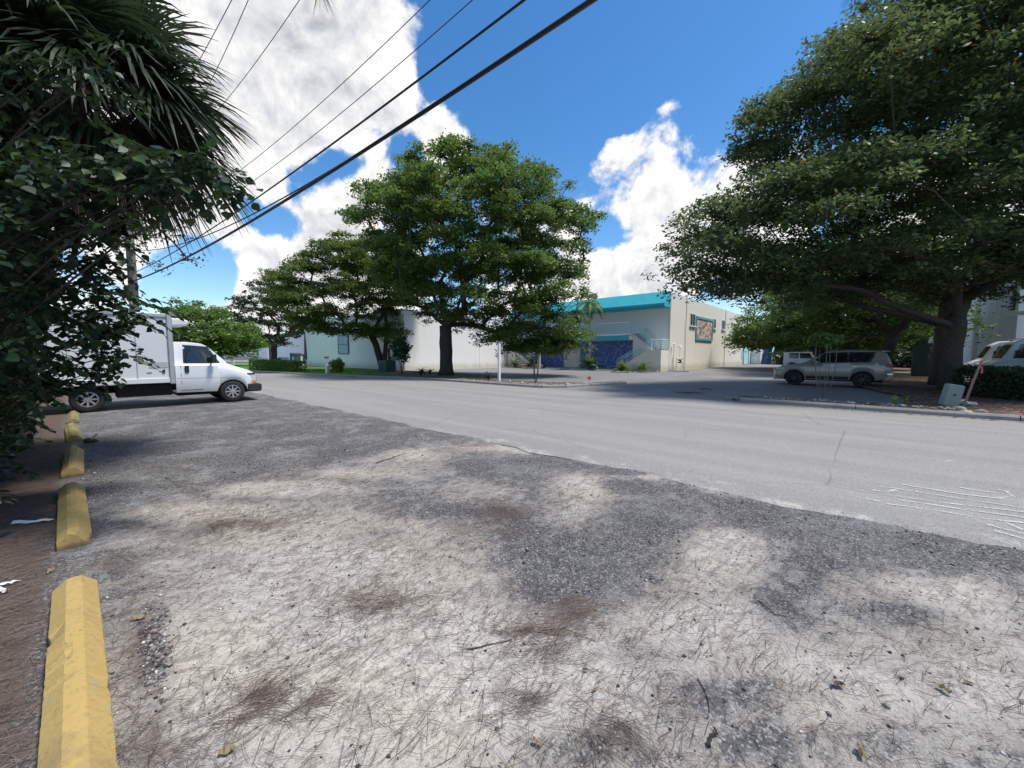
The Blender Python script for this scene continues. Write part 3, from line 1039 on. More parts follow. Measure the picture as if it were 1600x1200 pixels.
def stair(sx):
    """sx=+1 the right hand flight, -1 its mirror at the left end"""
    c = -22.62
    X = lambda x: c + sx * (x - c)
    lz = 1.95
    fx, tx, l0 = -17.6, -16.47, -14.6       # foot, top of upper flight, landing start
    # walls below the stair
    def rng_(a, b): return (min(X(a), X(b)), max(X(a), X(b)))
    a, b = rng_(-14.55, -13.34)
    wpart(MB().box(a, b, YF, YW - .004, .0, lz), 'landing_block', CREAM, tb)
    pl = [(X(-16.47), .0), (X(-14.56), .0), (X(-14.56), lz + .02), (X(-16.3), bz - .12), (X(-16.47), bz - .12)]
    wpart(MB().prism(pl, YF + 1.0, YF + 1.12), 'stair_wall', CREAM, tb)
    pl = [(X(-16.9), .0), (X(-14.56), .0), (X(-14.56), lz - .05), (X(-14.8), lz - .05), (X(-16.9), .55)]
    wpart(MB().prism(pl, YF + .002, YF + .1), 'stair_wall', CREAM, tb)
    n = 9
    for i in range(n):      # upper flight, at the wall side
        t = i / n
        x0 = l0 + (tx - l0) * t; x1 = l0 + (tx - l0) * (t + 1 / n); z = lz + (bz - lz) * (i + 1) / n
        a, b = rng_(x0, x1)
        wpart(MB().box(a, b + .03, YF + 1.13, YF + 1.9, z - .2, z), 'step', SLABC, tb)
    for i in range(11):     # lower flight, at the front
        t = i / 11
        x0 = l0 + (fx - l0) * t; x1 = l0 + (fx - l0) * (t + 1 / 11); z = lz - (lz - .13) * (i + 1) / 11
        a, b = rng_(x0, x1)
        wpart(MB().box(a, b + .02, YF + .11, YF + .98, z - .2, z), 'step', SLABC, tb)
    railing([(X(-14.6), YF + .06, lz), (X(-13.4), YF + .06, lz)], h=.95, bars=5, post_every=.7)
    if sx > 0: railing([(X(-13.4), YF + .06, lz), (X(-13.4), YW - .1, lz)], h=.95, bars=5, post_every=1)
    railing([(X(tx), YF + 1.06, bz), (X(l0), YF + 1.06, lz)], h=1.0, bars=6)
    railing([(X(tx + .9), YF + 1.86, bz - .5), (X(l0 - .1), YF + 1.86, lz + .15)], h=1.05, bars=1, post_every=1.4)
    railing([(X(fx), YF + .08, .15), (X(l0), YF + .08, lz)], h=.9, bars=5, post_every=1.2)
    railing([(X(fx), YF + .92, .15), (X(l0), YF + .92, lz)], h=.9, bars=2, post_every=1.2)


stair(1); stair(-1)
# end wall details, given where they stand on the wall plane
for (y0, y1, z0, z1) in ((42.5, 44.0, 4.55, 5.75), (50.9, 51.9, 4.65, 5.75), (54.8, 56.0, 4.75, 5.85), (61, 62.2, 4.8, 5.8)):
    w = wpart(MB().box(XR - .1, XR + .02, y0, y1, z0, z1), 'window', GLASS, tb)
    mb = MB(); mb.box(XR, XR + .05, y0 - .1, y0, z0, z1 + .1).box(XR, XR + .05, y1, y1 + .1, z0, z1 + .1).box(XR, XR + .05, y0, y1, z1, z1 + .1).box(XR + .02, XR + .04, (y0 + y1) / 2 - .03, (y0 + y1) / 2 + .03, z0, z1)
    wpart(mb, 'window_frame', WHITEP, w)
    wpart(MB().box(XR, XR + .16, y0 - .2, y1 + .2, z0 - .12, z0), 'window_sill', WHITEP, w)
mu = wpart(MB().box(XR + .002, XR + .06, 44.55, 50.3, 3.35, 5.4), 'mural_panel', MURAL, tb)
mb = MB().box(XR + .002, XR + .12, 44.3, 44.55, 3.1, 5.65).box(XR + .002, XR + .12, 50.3, 50.55, 3.1, 5.65).box(XR + .002, XR + .12, 44.55, 50.3, 5.4, 5.65).box(XR + .002, XR + .12, 44.55, 50.3, 3.1, 3.35)
wpart(mb, 'mural_frame', simple('muted_teal', (.12, .33, .36), .6, var=.1), mu)
for y in (41.2, 56.4):
    wpart(MB().box(XR, XR + .08, y, y + .35, 0, 7.28), 'pilaster', CREAM, tb)
wpart(MB().tube([(XR + .1, 41.0, .1), (XR + .1, 41.0, 5.2)], .05, 6), 'downspout', WHITEP, tb)
gd = wpart(MB().box(XR - .02, XR + .05, 67.7, 70.9, .1, 3.0), 'side_door', TEAL2, tb)
wpart(MB().box(XR, XR + .09, 67.4, 67.7, .1, 3.2).box(XR, XR + .09, 70.9, 71.2, .1, 3.2).box(XR, XR + .09, 67.7, 70.9, 3.0, 3.2), 'door_frame', DTEAL, gd)
wpart(MB().box(XR, XR + .14, 66.5, 66.9, 1.0, 2.2), 'wall_box', TEAL2, tb)
wpart(MB().tube([(XR + .02, 59, 2.4), (XR + .25, 59, 2.5)], .06, 6), 'wall_lamp', WHITEP, tb)
railing([(XR + 1.2, 71.4, .05), (XR + 1.2, 67.2, .05)], h=1.0, bars=3, post_every=1.4)
# rear annexe with its own outside stair
an = thing('annexe', 'small white rear annexe with a blue outside stair, right of the teal side door', 'building', (-13, 73.5, 0))
wpart(MB().box(-13.29, -11.95, 73.1, 78, 0, 3.7), 'wall', OFFWH, an)
wpart(MB().box(-13.35, -11.8, 72.95, 78.1, 3.7, 3.9), 'roof_slab', WHITEP, an)
for i in range(10):
    wpart(MB().box(-11.75, -10.55, 73.3 + i * .3, 73.62 + i * .3, 0, .3 + i * .3), 'step', simple('blue_step_paint', (.05, .12, .28), .7) if i == 0 else bpy.data.materials['blue_step_paint'], an)
wpart(MB().box(-10.5, -10.3, 73.1, 76.5, 0, 1.4), 'stair_wall', CREAM, an)
railing([(-10.42, 73.2, 1.0), (-10.42, 76.3, 3.2)], h=1.0, bars=5, post_every=1.0, parent=an)
railing([(-11.8, 76.3, 3.0), (-10.5, 76.3, 3.0)], h=1.1, bars=5, post_every=1.0, parent=an)

# backflow preventer pipes at the corner of the cream wall
bf = thing('backflow_pipe', 'white backflow pipework on legs against the cream side wall', 'pipework', (-12.75, 37.9, 0))
mb = MB()
for y in (37.3, 38.9):
    mb.tube([(-12.75, y, 0), (-12.75, y, 1.25), (-12.75, y, 1.25)], .05, 6)
mb.tube([(-12.75, 37.3, .9), (-12.75, 38.9, .9)], .06, 6).tube([(-12.75, 37.3, 1.25), (-12.75, 38.9, 1.25)], .04, 6)
wpart(mb, 'pipe', WHITEP, bf)
wpart(MB().box(-12.87, -12.63, 37.95, 38.25, .75, 1.1), 'valve', DARK, bf)
wpart(MB().tube([(-12.75, 38.1, 1.2), (-12.75, 38.1, 2.2)], .03, 5).lathe([(.02, 2.2), (.18, 2.22), (.14, 2.36), (.02, 2.42)], 10, c=(-12.75, 38.1, 0)), 'stand', WHITEP, bf)
wb = thing('vent_pipe', 'white capped vent pipe on the cream wall corner', 'vent pipe', (-13.1, 37.5, 0))
wpart(MB().tube([(-13.1, 37.5, .05), (-13.1, 37.5, 2.45)], .035, 6), 'pipe', WHITEP, wb)
wpart(MB().lathe([(.05, 2.42), (.13, 2.45), (.11, 2.56), (.02, 2.62)], 8, c=(-13.1, 37.5, 0)), 'cap', WHITEP, wb)
# wheel stops of the building car park
CONCR = simple('old_concrete', (.5, .48, .43), .9, var=.15, scale=4, dirt=.4)
for i, x in enumerate((-30.6, -27.4, -24.2, -21.0, -18.2)):
    mb = MB().prism([(-.09, 0), (.09, 0), (.06, .12), (-.06, .12)], -.95, .95, 'x')
    o = mb.build('parking_stop', CONCR); o.location = (x, 33.6 + (i % 2) * .1, .005)
    tag(o, ['pale concrete parking stop before the left stair', 'pale concrete parking stop before the stone planter', 'pale concrete parking stop before the roller shutter', 'pale concrete parking stop before the large cycad', 'pale concrete parking stop before the mosaic wall'][i], 'parking stop', 'pale parking stops along the building')
o = MB().prism([(-.1, 0), (.1, 0), (.07, .12), (-.07, .12)], -.95, .95, 'x').build('parking_stop', CONCR); o.location = (-12.2, 36.2, .005)
tag(o, 'pale concrete parking stop beside the white pipework', 'parking stop', 'pale parking stops along the building')
# stone planter
sp0 = thing('stone_planter', 'low stone planter in front of the left mosaic wall', 'planter', (-27.6, 34.0, 0))
STONEM = simple('field_stone', (.38, .34, .28), .9, var=.35, scale=5, bump=.8, dirt=.4)
for k in range(13):
    mb = MB(); mb.ball((0, 0, 0), .16, 8, (1.15, .7, .8), .25)
    o = mb.build('stone', STONEM, sp0, smooth=True); o.location = (-1.5 + .25 * k, random.uniform(-.03, .03), .14)
    mb = MB(); mb.ball((0, 0, 0), .15, 8, (1.1, .7, .7), .25)
    o = mb.build('stone', STONEM, sp0, smooth=True); o.location = (-1.4 + .25 * k, random.uniform(-.03, .03) + .05, .36)
MB().box(-1.5, 1.6, .08, .7, .0, .36).build('soil', MULCH, sp0)

# ---- white warehouse
wh = thing('warehouse', 'large plain white warehouse behind the two middle trees', 'building', (-32, 20.5, 0))
wpart(MB().box(-55, -32, 20.5, 20.7, 0, 5.7), 'front_wall', WHITEW, wh)
wpart(MB().box(-32.2, -32, 20.7, 36.9, 0, 5.72), 'side_wall', WHITEW2, wh)
wpart(MB().box(-55, -54.8, 20.7, 60, 0, 5.7), 'end_wall', WHITEW, wh)
wpart(MB().box(-54.8, -32.2, 20.7, 60, 5.3, 5.5), 'roof', SLABC, wh)
wpart(MB().box(-55.05, -31.95, 20.42, 20.5, 5.62, 5.78), 'parapet_cap', WHITEP, wh)
wpart(MB().box(-32.01, -31.93, 20.5, 36.9, 5.64, 5.78), 'parapet_cap', WHITEP, wh)
wpart(MB().tube([(-31.92, 20.62, .1), (-31.92, 20.62, 5.3)], .05, 6), 'downspout', STEEL, wh)
for y in (25.3, 30.4):
    wpart(MB().box(-32.003, -31.992, y, y + .03, .1, 5.6), 'wall_joint', simple('joint_grey', (.4, .4, .39), .9), wh)
w = wpart(MB().box(-44.9, -42.6, 20.40, 20.497, 1.72, 3.7), 'window', simple('pale_blue_pane', (.42, .52, .68), .25, var=.1, scale=.8), wh)
wpart(MB().box(-45.0, -44.9, 20.36, 20.49, 1.6, 3.8).box(-42.6, -42.5, 20.36, 20.49, 1.6, 3.8).box(-44.9, -42.6, 20.36, 20.49, 1.6, 1.72).box(-44.9, -42.6, 20.36, 20.49, 3.7, 3.8).box(-44.9, -42.6, 20.37, 20.4, 2.66, 2.74), 'window_frame', simple('blue_grey_frame', (.15, .2, .28), .6), w)
for k in range(5):
    wpart(MB().box(-45.25, -45.0, 20.38, 20.49, 1.8 + k * .4, 1.98 + k * .4), 'bracket', WHITEP, w)
wpart(MB().prism([(-55.0, .9), (-54.3, .9), (-54.65, 4.5)], 20.36, 20.44), 'blue_panel', simple('navy_paint', (.02, .045, .12), .6), wh)

# ---- far left buildings
NAVY = simple('slate_purple_paint', (.09, .08, .15), .7)
fb1 = thing('warehouse', 'distant flat white building behind the dumpster, left of the big warehouse', 'building', (-80, 34, 0))
x0 = onY(430, 540, 34)[0]; x1 = onY(480, 540, 34)[0]
wpart(MB().box(x0, x1 + 6, 34, 34.3, 0, 6.6), 'wall', WHITEW, fb1)
wpart(MB().box(x0, x1 + 6, 34.3, 60, 6.2, 6.4), 'roof', SLABC, fb1)
wpart(MB().box(x0, x1 + 6, 33.93, 34, 6.5, 6.72), 'parapet_cap', simple('teal_cap', (.35, .6, .6), .6), fb1)
wpart(MB().box(x0 - 3.2, x0 - .05, 33.4, 34.4, 0, 4.3), 'dark_pier', NAVY, fb1)
fb2 = thing('warehouse', 'long low white building far left behind the van bonnet', 'building', (-120, 40, 0))
x0b = onY(325, 550, 36)[0]; x1b = onY(419, 550, 36)[0]
wpart(MB().box(x0b, x1b, 36, 36.3, 0, 4.6), 'wall', WHITEW2, fb2)
wpart(MB().box(x0b, x1b, 36.3, 55, 4.2, 4.4), 'roof', SLABC, fb2)
for k in range(4):
    xx = x0b + (x1b - x0b) * (.25 + .2 * k)
    wpart(MB().box(xx, xx + 2.6, 35.95, 36.0, .1, 2.9), 'loading_door', simple('door_grey', (.45, .46, .47), .6) if k == 0 else bpy.data.materials['door_grey'], fb2)
fb3 = thing('warehouse', 'white building glimpsed behind the truck box', 'building', (-60, 5, 0))
wpart(MB().box(-200, -120, -8, 22, 0, 6.5), 'wall', WHITEW, fb3)
wpart(MB().box(-200.2, -119.8, -8.2, 22.2, 6.5, 6.7), 'roof', SLABC, fb3)

# ---- white building right, blue shade in its side wall colour, with louvre
rb = thing('warehouse', 'tall white building, its side wall tinted with blue shade, behind the vans at the right', 'building', (7.6, 41.6, 0))
wpart(MB().box(7.6, 7.9, 41.9, 78, 0, 8.3), 'side_wall', SHADEWH, rb)
wpart(MB().box(7.6, 40, 41.6, 41.9, 0, 8.3), 'front_wall', WHITEW, rb)
wpart(MB().box(7.9, 40, 41.9, 78, 7.9, 8.1), 'roof', SLABC, rb)
for y in (46, 53, 62):
    wpart(MB().box(7.35, 7.6, y, y + .6, 0, 8.3), 'pilaster', WHITEW, rb)
lv = wpart(MB().box(7.55, 7.598, 42.4, 43.5, 4.6, 6.2), 'louvre', DARK, rb)
for k in range(7):
    wpart(MB().prism([(7.48, 4.66 + k * .22), (7.56, 4.74 + k * .22), (7.56, 4.78 + k * .22), (7.48, 4.70 + k * .22)], 42.42, 43.48), 'blade', STEEL, lv)
wpart(MB().box(8.6, 9.6, 41.5, 41.597, 3.6, 5.4), 'window', GLASS, rb)

# ================================================================== VEHICLES
def interp(x, pts):
    if x <= pts[0][0]: return pts[0][1]
    for (a, va), (b, vb) in zip(pts[:-1], pts[1:]):
        if x <= b:
            t = (x - a) / (b - a) if b > a else 0
            return va + (vb - va) * t
    return pts[-1][1]


class Car:
    """front at -x, front axle at x=0, body lofted from cross sections"""
    def __init__(s, top, belt, plan, sill, wheels, wr, tumble=.80, arch=.06, shoulder=.96):
        s.top, s.belt, s.plan, s.sill, s.wheels, s.wr = top, belt, plan, sill, wheels, wr
        s.tumble, s.arch, s.shoulder = tumble, arch, shoulder

    def bottom(s, x):
        z = interp(x, s.sill) if isinstance(s.sill, list) else s.sill
        R_ = s.wr + s.arch
        for wx in s.wheels:
            d = x - wx
            if abs(d) < R_:
                z = max(z, s.wr * .95 + math.sqrt(max(0, R_ * R_ - d * d)))
        return z

    def section(s, x):
        W = interp(x, s.plan); zw = interp(x, s.belt); zr = interp(x, s.top); zb = min(s.bottom(x), zw - .1)
        zr = max(zr, zw + .012)
        c = min(1, max(0, (zr - zw) / .5))
        yt = W * (s.shoulder - .05) * (1 - c) + W * s.tumble * c
        L = lambda a, b, t: a + (b - a) * t
        zm = zb + (zw - zb) * .5
        ps = [(W * .955, zb), (W * .985, L(zb, zw, .12)), (W, L(zb, zw, .45)), (W * .992, L(zb, zw, .72)), (W * s.shoulder, zw - .03 * 1), (W * (s.shoulder - .035), zw)]
        ps += [(L(W * (s.shoulder - .045), yt, .35), L(zw, zr - .05 * c, .35) + .001), (L(W * (s.shoulder - .045), yt, .8), L(zw, zr - .05 * c, .8) + .002), (yt - .02, zr - .03 * c), (yt * .86, zr), (yt * .45, zr + .018), (0, zr + .025)]
        return ps

    def body(s, name, mat, parent, step=.06):
        x0, x1 = s.top[0][0], s.top[-1][0]
        xs_ = list(np.arange(x0, x1, step)) + [x1]
        for wx in s.wheels:
            R_ = s.wr + s.arch
            xs_ += [wx - R_ - .001, wx - R_ + .004, wx + R_ + .001, wx + R_ - .004, wx - R_ * .96, wx + R_ * .96]
        xs_ = sorted(x for x in xs_ if x0 <= x <= x1)
        vs, fs = [], []
        n = None
        for x in xs_:
            h = s.section(x)
            ring = h + [(-y, z) for y, z in h[-2::-1]]
            n = len(ring)
            vs += [(x, y, z) for y, z in ring]
        for i in range(len(xs_) - 1):
            for k in range(n - 1):
                fs.append((i * n + k, i * n + k + 1, (i + 1) * n + k + 1, (i + 1) * n + k))
        fs.append(tuple(range(n))); fs.append(tuple(range((len(xs_) - 1) * n, len(xs_) * n))[::-1])
        mb = MB(); mb.add(vs, fs)
        return mb.build(name, mat, parent, smooth=True)

    def sy(s, x, z):
        h = s.section(x)[:9]
        for (ya, za), (yb, zb) in zip(h[:-1], h[1:]):
            if za <= z <= zb and zb > za:
                return ya + (yb - ya) * (z - za) / (zb - za)
        return h[-1][0] if z > h[-1][1] else h[0][0]

    def sz(s, x, y):
        h = s.section(x)[5:]
        for (ya, za), (yb, zb) in zip(h[:-1], h[1:]):
            if yb <= abs(y) <= ya:
                t = (ya - abs(y)) / (ya - yb) if ya > yb else 0
                return za + (zb - za) * t
        return h[-1][1]

    def side_patch(s, name, poly, mat, parent, off=.009, sides=(1, -1), n=10):
        """poly: top chain and bottom chain as [(x,z)...] sampled between; draped over the side"""
        top, bot = poly
        out = []
        for sg in sides:
            vs, fs = [], []
            for i in range(n + 1):
                t = i / n
                xt = top[0][0] + (top[-1][0] - top[0][0]) * t; zt = interp(xt, top)
                xb = bot[0][0] + (bot[-1][0] - bot[0][0]) * t; zb = interp(xb, bot)
                for j in range(4):
                    u = j / 3
                    x = xb + (xt - xb) * u; z = zb + (zt - zb) * u
                    vs.append((x, sg * (s.sy(x, z) + off), z))
            for i in range(n):
                for j in range(3):
                    fs.append((i * 4 + j, i * 4 + j + 1, i * 4 + j + 5, i * 4 + j + 4))
            out.append(MB().add(vs, fs).build(name, mat, parent, smooth=True))
        return out

    def glass_across(s, name, xa, xb, fr, mat, parent, off=.01, fr2=None, n=6):
        fr2 = fr2 or fr
        vs, fs = [], []
        for i in range(n + 1):
            x = xa + (xb - xa) * i / n
            ym = s.section(x)[8][0] * (fr + (fr2 - fr) * i / n)
            for j in range(9):
                y = -ym + 2 * ym * j / 8
                vs.append((x, y, s.sz(x, y) + off))
        for i in range(n):
            for j in range(8):
                fs.append((i * 9 + j, i * 9 + j + 1, (i + 1) * 9 + j + 1, (i + 1) * 9 + j))
        return MB().add(vs, fs).build(name, mat, parent, smooth=True)


TYRE = simple('tyre_rubber', (.018, .018, .018), .85, var=.3, scale=15, bump=.2)
RIMM = simple('silver_wheel', (.45, .45, .46), .35, .8, var=.1, scale=10)
RIMD = simple('dark_wheel', (.05, .05, .055), .4, .7, var=.1, scale=10)
UNDER = simple('underbody_black', (.012, .012, .013), .9)


def carpaint(name, c, rough=.25, metallic=0.0, dust=.15):
    m = Mat(name, rough, metallic, .5)
    m.p.inputs['Coat Weight'].default_value = .6; m.p.inputs['Coat Roughness'].default_value = .08
    sz = m.n('ShaderNodeSeparateXYZ'); m.l(m.co('World'), sz.inputs[0])
    d = m.ramp(m.math('ADD', sz.outputs['Z'], m.math('MULTIPLY', m.noise(5, 5, .6), -.5)), .0, .55, dust * 3, 0)
    c2 = m.mix(m.math('MINIMUM', d, .6), c, (.20, .17, .14))
    c2 = m.mix(m.ramp(m.noise(1.8, 6, .65), .5, .8, 0, dust), c2, tuple(x * .7 for x in c))
    m.col(c2)
    return m.m


CGLASS = Mat('car_glass', .04, 0, .9); CGLASS.col((.012, .014, .016)); CGLASS = CGLASS.m
CHROME = simple('chrome', (.7, .7, .72), .15, 1.0, var=.03)
LAMPC = Mat('clear_lamp', .1, 0, .8); LAMPC.col((.55, .57, .6)); LAMPC = LAMPC.m
AMBER = Mat('amber_lamp', .2, 0, .6); AMBER.col((.75, .25, .03)); AMBER = AMBER.m
REDL = Mat('red_lamp', .2, 0, .6); REDL.col((.35, .02, .02)); REDL = REDL.m


def wheel(parent, x, y, r, w, rim, side, spokes=6, rimfrac=.62, name='wheel'):
    """side +1: outer face towards +y"""
    t = bpy.data.objects.new(name, None); COL.objects.link(t); t.parent = parent; t.location = (x, y, r)
    t.empty_display_size = .1
    hw = w / 2
    mb = MB(); mb.lathe([(r * rimfrac, -hw * .9), (r * .86, -hw), (r * .97, -hw * .8), (r, -hw * .5), (r, hw * .5), (r * .97, hw * .8), (r * .86, hw), (r * rimfrac, hw * .9)], 28, 'y')
    mb.f = mb.f[:-2]; mb.mi = mb.mi[:-2]
    mb.build('tyre', TYRE, t, smooth=True)
    mb = MB(); rr_ = r * rimfrac
    o = side * hw
    mb.lathe([(rr_, -o * .9), (rr_, o * .92), (rr_ * .93, o * .95), (rr_ * .88, o * .6), (rr_ * .80, o * .2)], 28, 'y'); mb.f = mb.f[:-2]; mb.mi = mb.mi[:-2]
    for k in range(spokes):
        a = 2 * PI * k / spokes
        M = Matrix.Rotation(a, 4, 'Y')
        y0, y1 = sorted((o * .45, o * .78))
        mb.box(rr_ * .2, rr_ * .93, y0, y1, -rr_ * .11, rr_ * .11, M)
    y0, y1 = sorted((o * .4, o * .88))
    mb.lathe([(rr_ * .01, y0), (rr_ * .28, y0), (rr_ * .26, y1), (rr_ * .01, y1)], 16, 'y')
    mb.build('rim', rim, t, smooth=True)
    mb = MB(); mb.lathe([(.01, o * .1), (rr_ * .9, o * .1), (rr_ * .9, o * .16), (.01, o * .16)], 20, 'y')
    mb.build('brake_disc', UNDER, t)
    return t


# ---------------- the box truck
WHITEC = carpaint('white_van_paint', (.66, .69, .72), .3, 0, .12)
BOXW = simple('white_box_panel', (.64, .66, .68), .5, var=.04, scale=1.2, dirt=.12)
ALU = simple('aluminium_rail', (.52, .53, .54), .4, .75, var=.15, scale=6, dirt=.3)
tx, ty = -15.35, 3.45
tr = thing('box_truck', 'white cutaway van with a refrigerated box body parked nose to the road', 'truck', (tx - .93, ty, 0), -PI / 2)
cab = Car(top=[(-.72, .78), (-.66, .93), (-.5, 1.03), (-.2, 1.14), (.1, 1.26), (.2, 1.40), (.55, 1.80), (.72, 1.89), (1.0, 1.93), (1.42, 1.93)],
          belt=[(-.72, .74), (-.6, .88), (-.2, 1.06), (.1, 1.17), (.3, 1.22), (1.42, 1.25)],
          plan=[(-.72, .74), (-.66, .84), (-.45, .90), (0, .93), (1.42, .93)],
          sill=[(-.72, .36), (1.42, .40)], wheels=[0], wr=.34, tumble=.80, arch=.07)
cab.body('cab', WHITEC, tr)
cab.side_patch('side_window', ([(.62, 1.77), (1.16, 1.82)], [(.38, 1.30), (1.18, 1.31)]), CGLASS, tr)
cab.glass_across('windscreen', .16, .60, .93, CGLASS, tr, fr2=.93)
cab.side_patch('window_seal', ([(.57, 1.80), (1.20, 1.85)], [(.30, 1.275), (1.22, 1.285)]), BLACKP, tr, off=.004)
for x in (.31, 1.29):
    cab.side_patch('door_gap', ([(x - .006, 1.21), (x + .006, 1.21)], [(x - .006, .46), (x + .006, .46)]), BLACKP, tr, off=.002, n=1)
cab.side_patch('door_gap', ([(.31, .47), (1.29, .47)], [(.31, .455), (1.29, .455)]), BLACKP, tr, off=.002, n=2)
cab.side_patch('belt_crease_shade', ([(-.4, .80), (1.4, .84)], [(-.4, .79), (1.4, .83)]), simple('crease_shade_grey', (.3, .31, .32), .5), tr, off=.003, n=8)  # grey strip painted in for the shade along the body crease
for sg in (1, -1):
    MB().box(1.1, 1.2, sg * .915, sg * .955, 1.0, 1.22).build('handle', BLACKP, tr, bevel=.012)
    mm = MB().box(.44, .56, sg * 1.0, sg * 1.16, 1.31, 1.56).box(.48, .53, sg * .84, sg * 1.0, 1.36, 1.44).build('mirror', BLACKP, tr, bevel=.02)
    MB().box(-.69, -.50, sg * .70, sg * .865, .66, .90).build('headlight', LAMPC, tr, bevel=.02)
    MB().box(-.685, -.49, sg * .71, sg * .873, .60, .69).build('indicator', AMBER, tr, bevel=.01)
    MB().box(-.66, -.42, sg * .72, sg * .878, .885, .93).build('lamp_bezel', BLACKP, tr, bevel=.01)
MB().prism([(-.80, .30), (-.84, .36), (-.84, .54), (-.74, .58), (-.40, .58), (-.43, .30)], -.90, .90).build('front_bumper', BLACKP, tr, bevel=.03)
MB().box(-.76, -.68, -.62, .62, .60, .86).build('grille', BLACKP, tr, bevel=.01)
for k in range(3):
    MB().box(-.775, -.758, -.6, .6, .63 + k * .075, .66 + k * .075).build('grille_bar', CHROME, tr)
MB().box(-.5, 1.35, -.62, .62, .28, .8).build('underbody', UNDER, tr)
for sg in (1, -1):
    wheel(tr, 0, sg * .80, .345, .22, RIMM, sg, 8, .60)
    wheel(tr, 3.25, sg * .78, .345, .22, RIMM, sg, 8, .60)
    wheel(tr, 3.25, sg * .54, .345, .20, RIMM, sg, 8, .60, 'inner_wheel')
# chassis rails, tank, step
for sg in (1, -1):
    MB().box(1.3, 4.7, sg * .38, sg * .46, .46, .62).build('chassis_rail', UNDER, tr)
MB().box(1.5, 2.7, .3, .86, .34, .68).build('side_tank', UNDER, tr, bevel=.03)
MB().box(2.85, 2.9, .5, .95, .22, .66).build('mudflap', UNDER, tr)
# refrigerated box
b0, b1, bw = 1.44, 5.1, 1.0
MB().box(b0 + .02, b1, -bw + .015, bw - .015, .74, 2.72).build('box_body', BOXW, tr, bevel=.015)
for sg in (1, -1):
    MB().box(b0, b0 + .13, sg * (bw - .05), sg * (bw + .03), .68, 2.76).build('corner_post', ALU, tr, bevel=.02)
    MB().box(b0 + .13, b1, sg * (bw - .02), sg * (bw + .02), 2.64, 2.74).build('top_rail', ALU, tr, bevel=.01)
    MB().box(b0 + .13, b1, sg * (bw - .02), sg * (bw + .025), .72, .86).build('bottom_rail', BOXW, tr, bevel=.01)
    for x in (2.24, 3.05, 3.86, 4.65):
        MB().box(x, x + .025, sg * (bw - .015), sg * (bw - .006), .86, 2.64).build('panel_joint', ALU, tr)
    MB().box(2.98, 3.04, sg * (bw - .01), sg * (bw + .015), .86, 2.64).build('door_rail', BLACKP, tr)
MB().box(b0, b0 + .02, -bw, bw, .74, 2.72).build('bulkhead', BOXW, tr)
MB().box(1.60, 2.0, bw - .014, bw - .004, 1.17, 1.33).build('grey_label', simple('label_grey', (.42, .43, .44), .6), tr)
MB().box(1.66, 1.72, bw - .014, bw + .02, 1.03, 1.11).build('fuel_cap', BLACKP, tr, bevel=.01)
MB().box(1.95, 2.06, bw - .014, bw - .002, 1.02, 1.05).build('label', simple('label_grey2', (.3, .31, .32), .6), tr)
mb = MB().prism([(1.43, 2.42), (1.43, 2.66), (1.15, 2.66), (1.0, 2.60), (.98, 2.52), (1.05, 2.44)], -.62, .62)
mb.build('cooling_unit', BOXW, tr, bevel=.04)
MB().box(b1, b1 + .06, -.9, .9, .4, .55).build('rear_bumper', UNDER, tr)

# ---------------- SUV
SUVP = carpaint('grey_green_suv_paint', (.30, .29, .25), .25, .2, .08)
sv = thing('parked_car', 'grey green large estate car with dark wheels, broadside under the right trees', 'car', (-2.49, 24.35 + .9, .004), 0)
suv = Car(top=[(-.88, .60), (-.84, .80), (-.74, .90), (-.4, .985), (.2, 1.10), (.48, 1.20), (.8, 1.42), (1.15, 1.64), (1.4, 1.70), (2.0, 1.745), (2.7, 1.735), (3.2, 1.69), (3.36, 1.64), (3.5, 1.32), (3.58, 1.05), (3.62, .7)],
          belt=[(-.88, .56), (-.84, .74), (-.5, .90), (.2, 1.03), (.5, 1.10), (1.5, 1.15), (3.2, 1.21), (3.45, 1.17), (3.58, 1.0), (3.62, .62)],
          plan=[(-.88, .62), (-.84, .70), (-.74, .78), (-.55, .86), (-.2, .90), (2.9, .90), (3.3, .87), (3.5, .82), (3.62, .74)],
          sill=[(-.88, .42), (-.6, .30), (-.3, .32), (3.0, .34), (3.4, .42), (3.62, .52)], wheels=[0, 2.59], wr=.365, tumble=.78, arch=.065)
suv.body('body', SUVP, sv)
suv.side_patch('side_glass', ([(1.22, 1.60), (2.02, 1.665)], [(.78, 1.17), (2.02, 1.20)]), CGLASS, sv)
suv.side_patch('side_glass', ([(2.09, 1.665), (2.98, 1.645)], [(2.09, 1.20), (2.75, 1.225)]), CGLASS, sv)
suv.side_patch('window_trim', ([(1.15, 1.64), (3.04, 1.675)], [(.68, 1.135), (2.85, 1.19)]), BLACKP, sv, off=.004, n=16)
suv.glass_across('windscreen', .53, 1.12, .94, CGLASS, sv)
suv.glass_across('rear_window', 3.38, 3.52, .85, CGLASS, sv)
suv.side_patch('arch_flare', ([(-.2, .86), (.2, .86)], [(-.2, .84), (.2, .84)]), SUVP, sv, off=.008, n=2)
for x in (.72, 1.62, 2.2):
    suv.side_patch('door_gap', ([(x + (.25 if x > 2 else 0) - .006, 1.14), (x + (.25 if x > 2 else 0) + .006, 1.14)], [(x - .006, .48), (x + .006, .48)]), BLACKP, sv, off=.002, n=1)
suv.side_patch('side_step', ([(.5, .50), (2.1, .50)], [(.5, .36), (2.1, .36)]), BLACKP, sv, off=.02, n=3)
suv.side_patch('door_crease', ([(.45, .56), (2.15, .56)], [(.45, .545), (2.15, .545)]), CHROME, sv, off=.012, n=3)
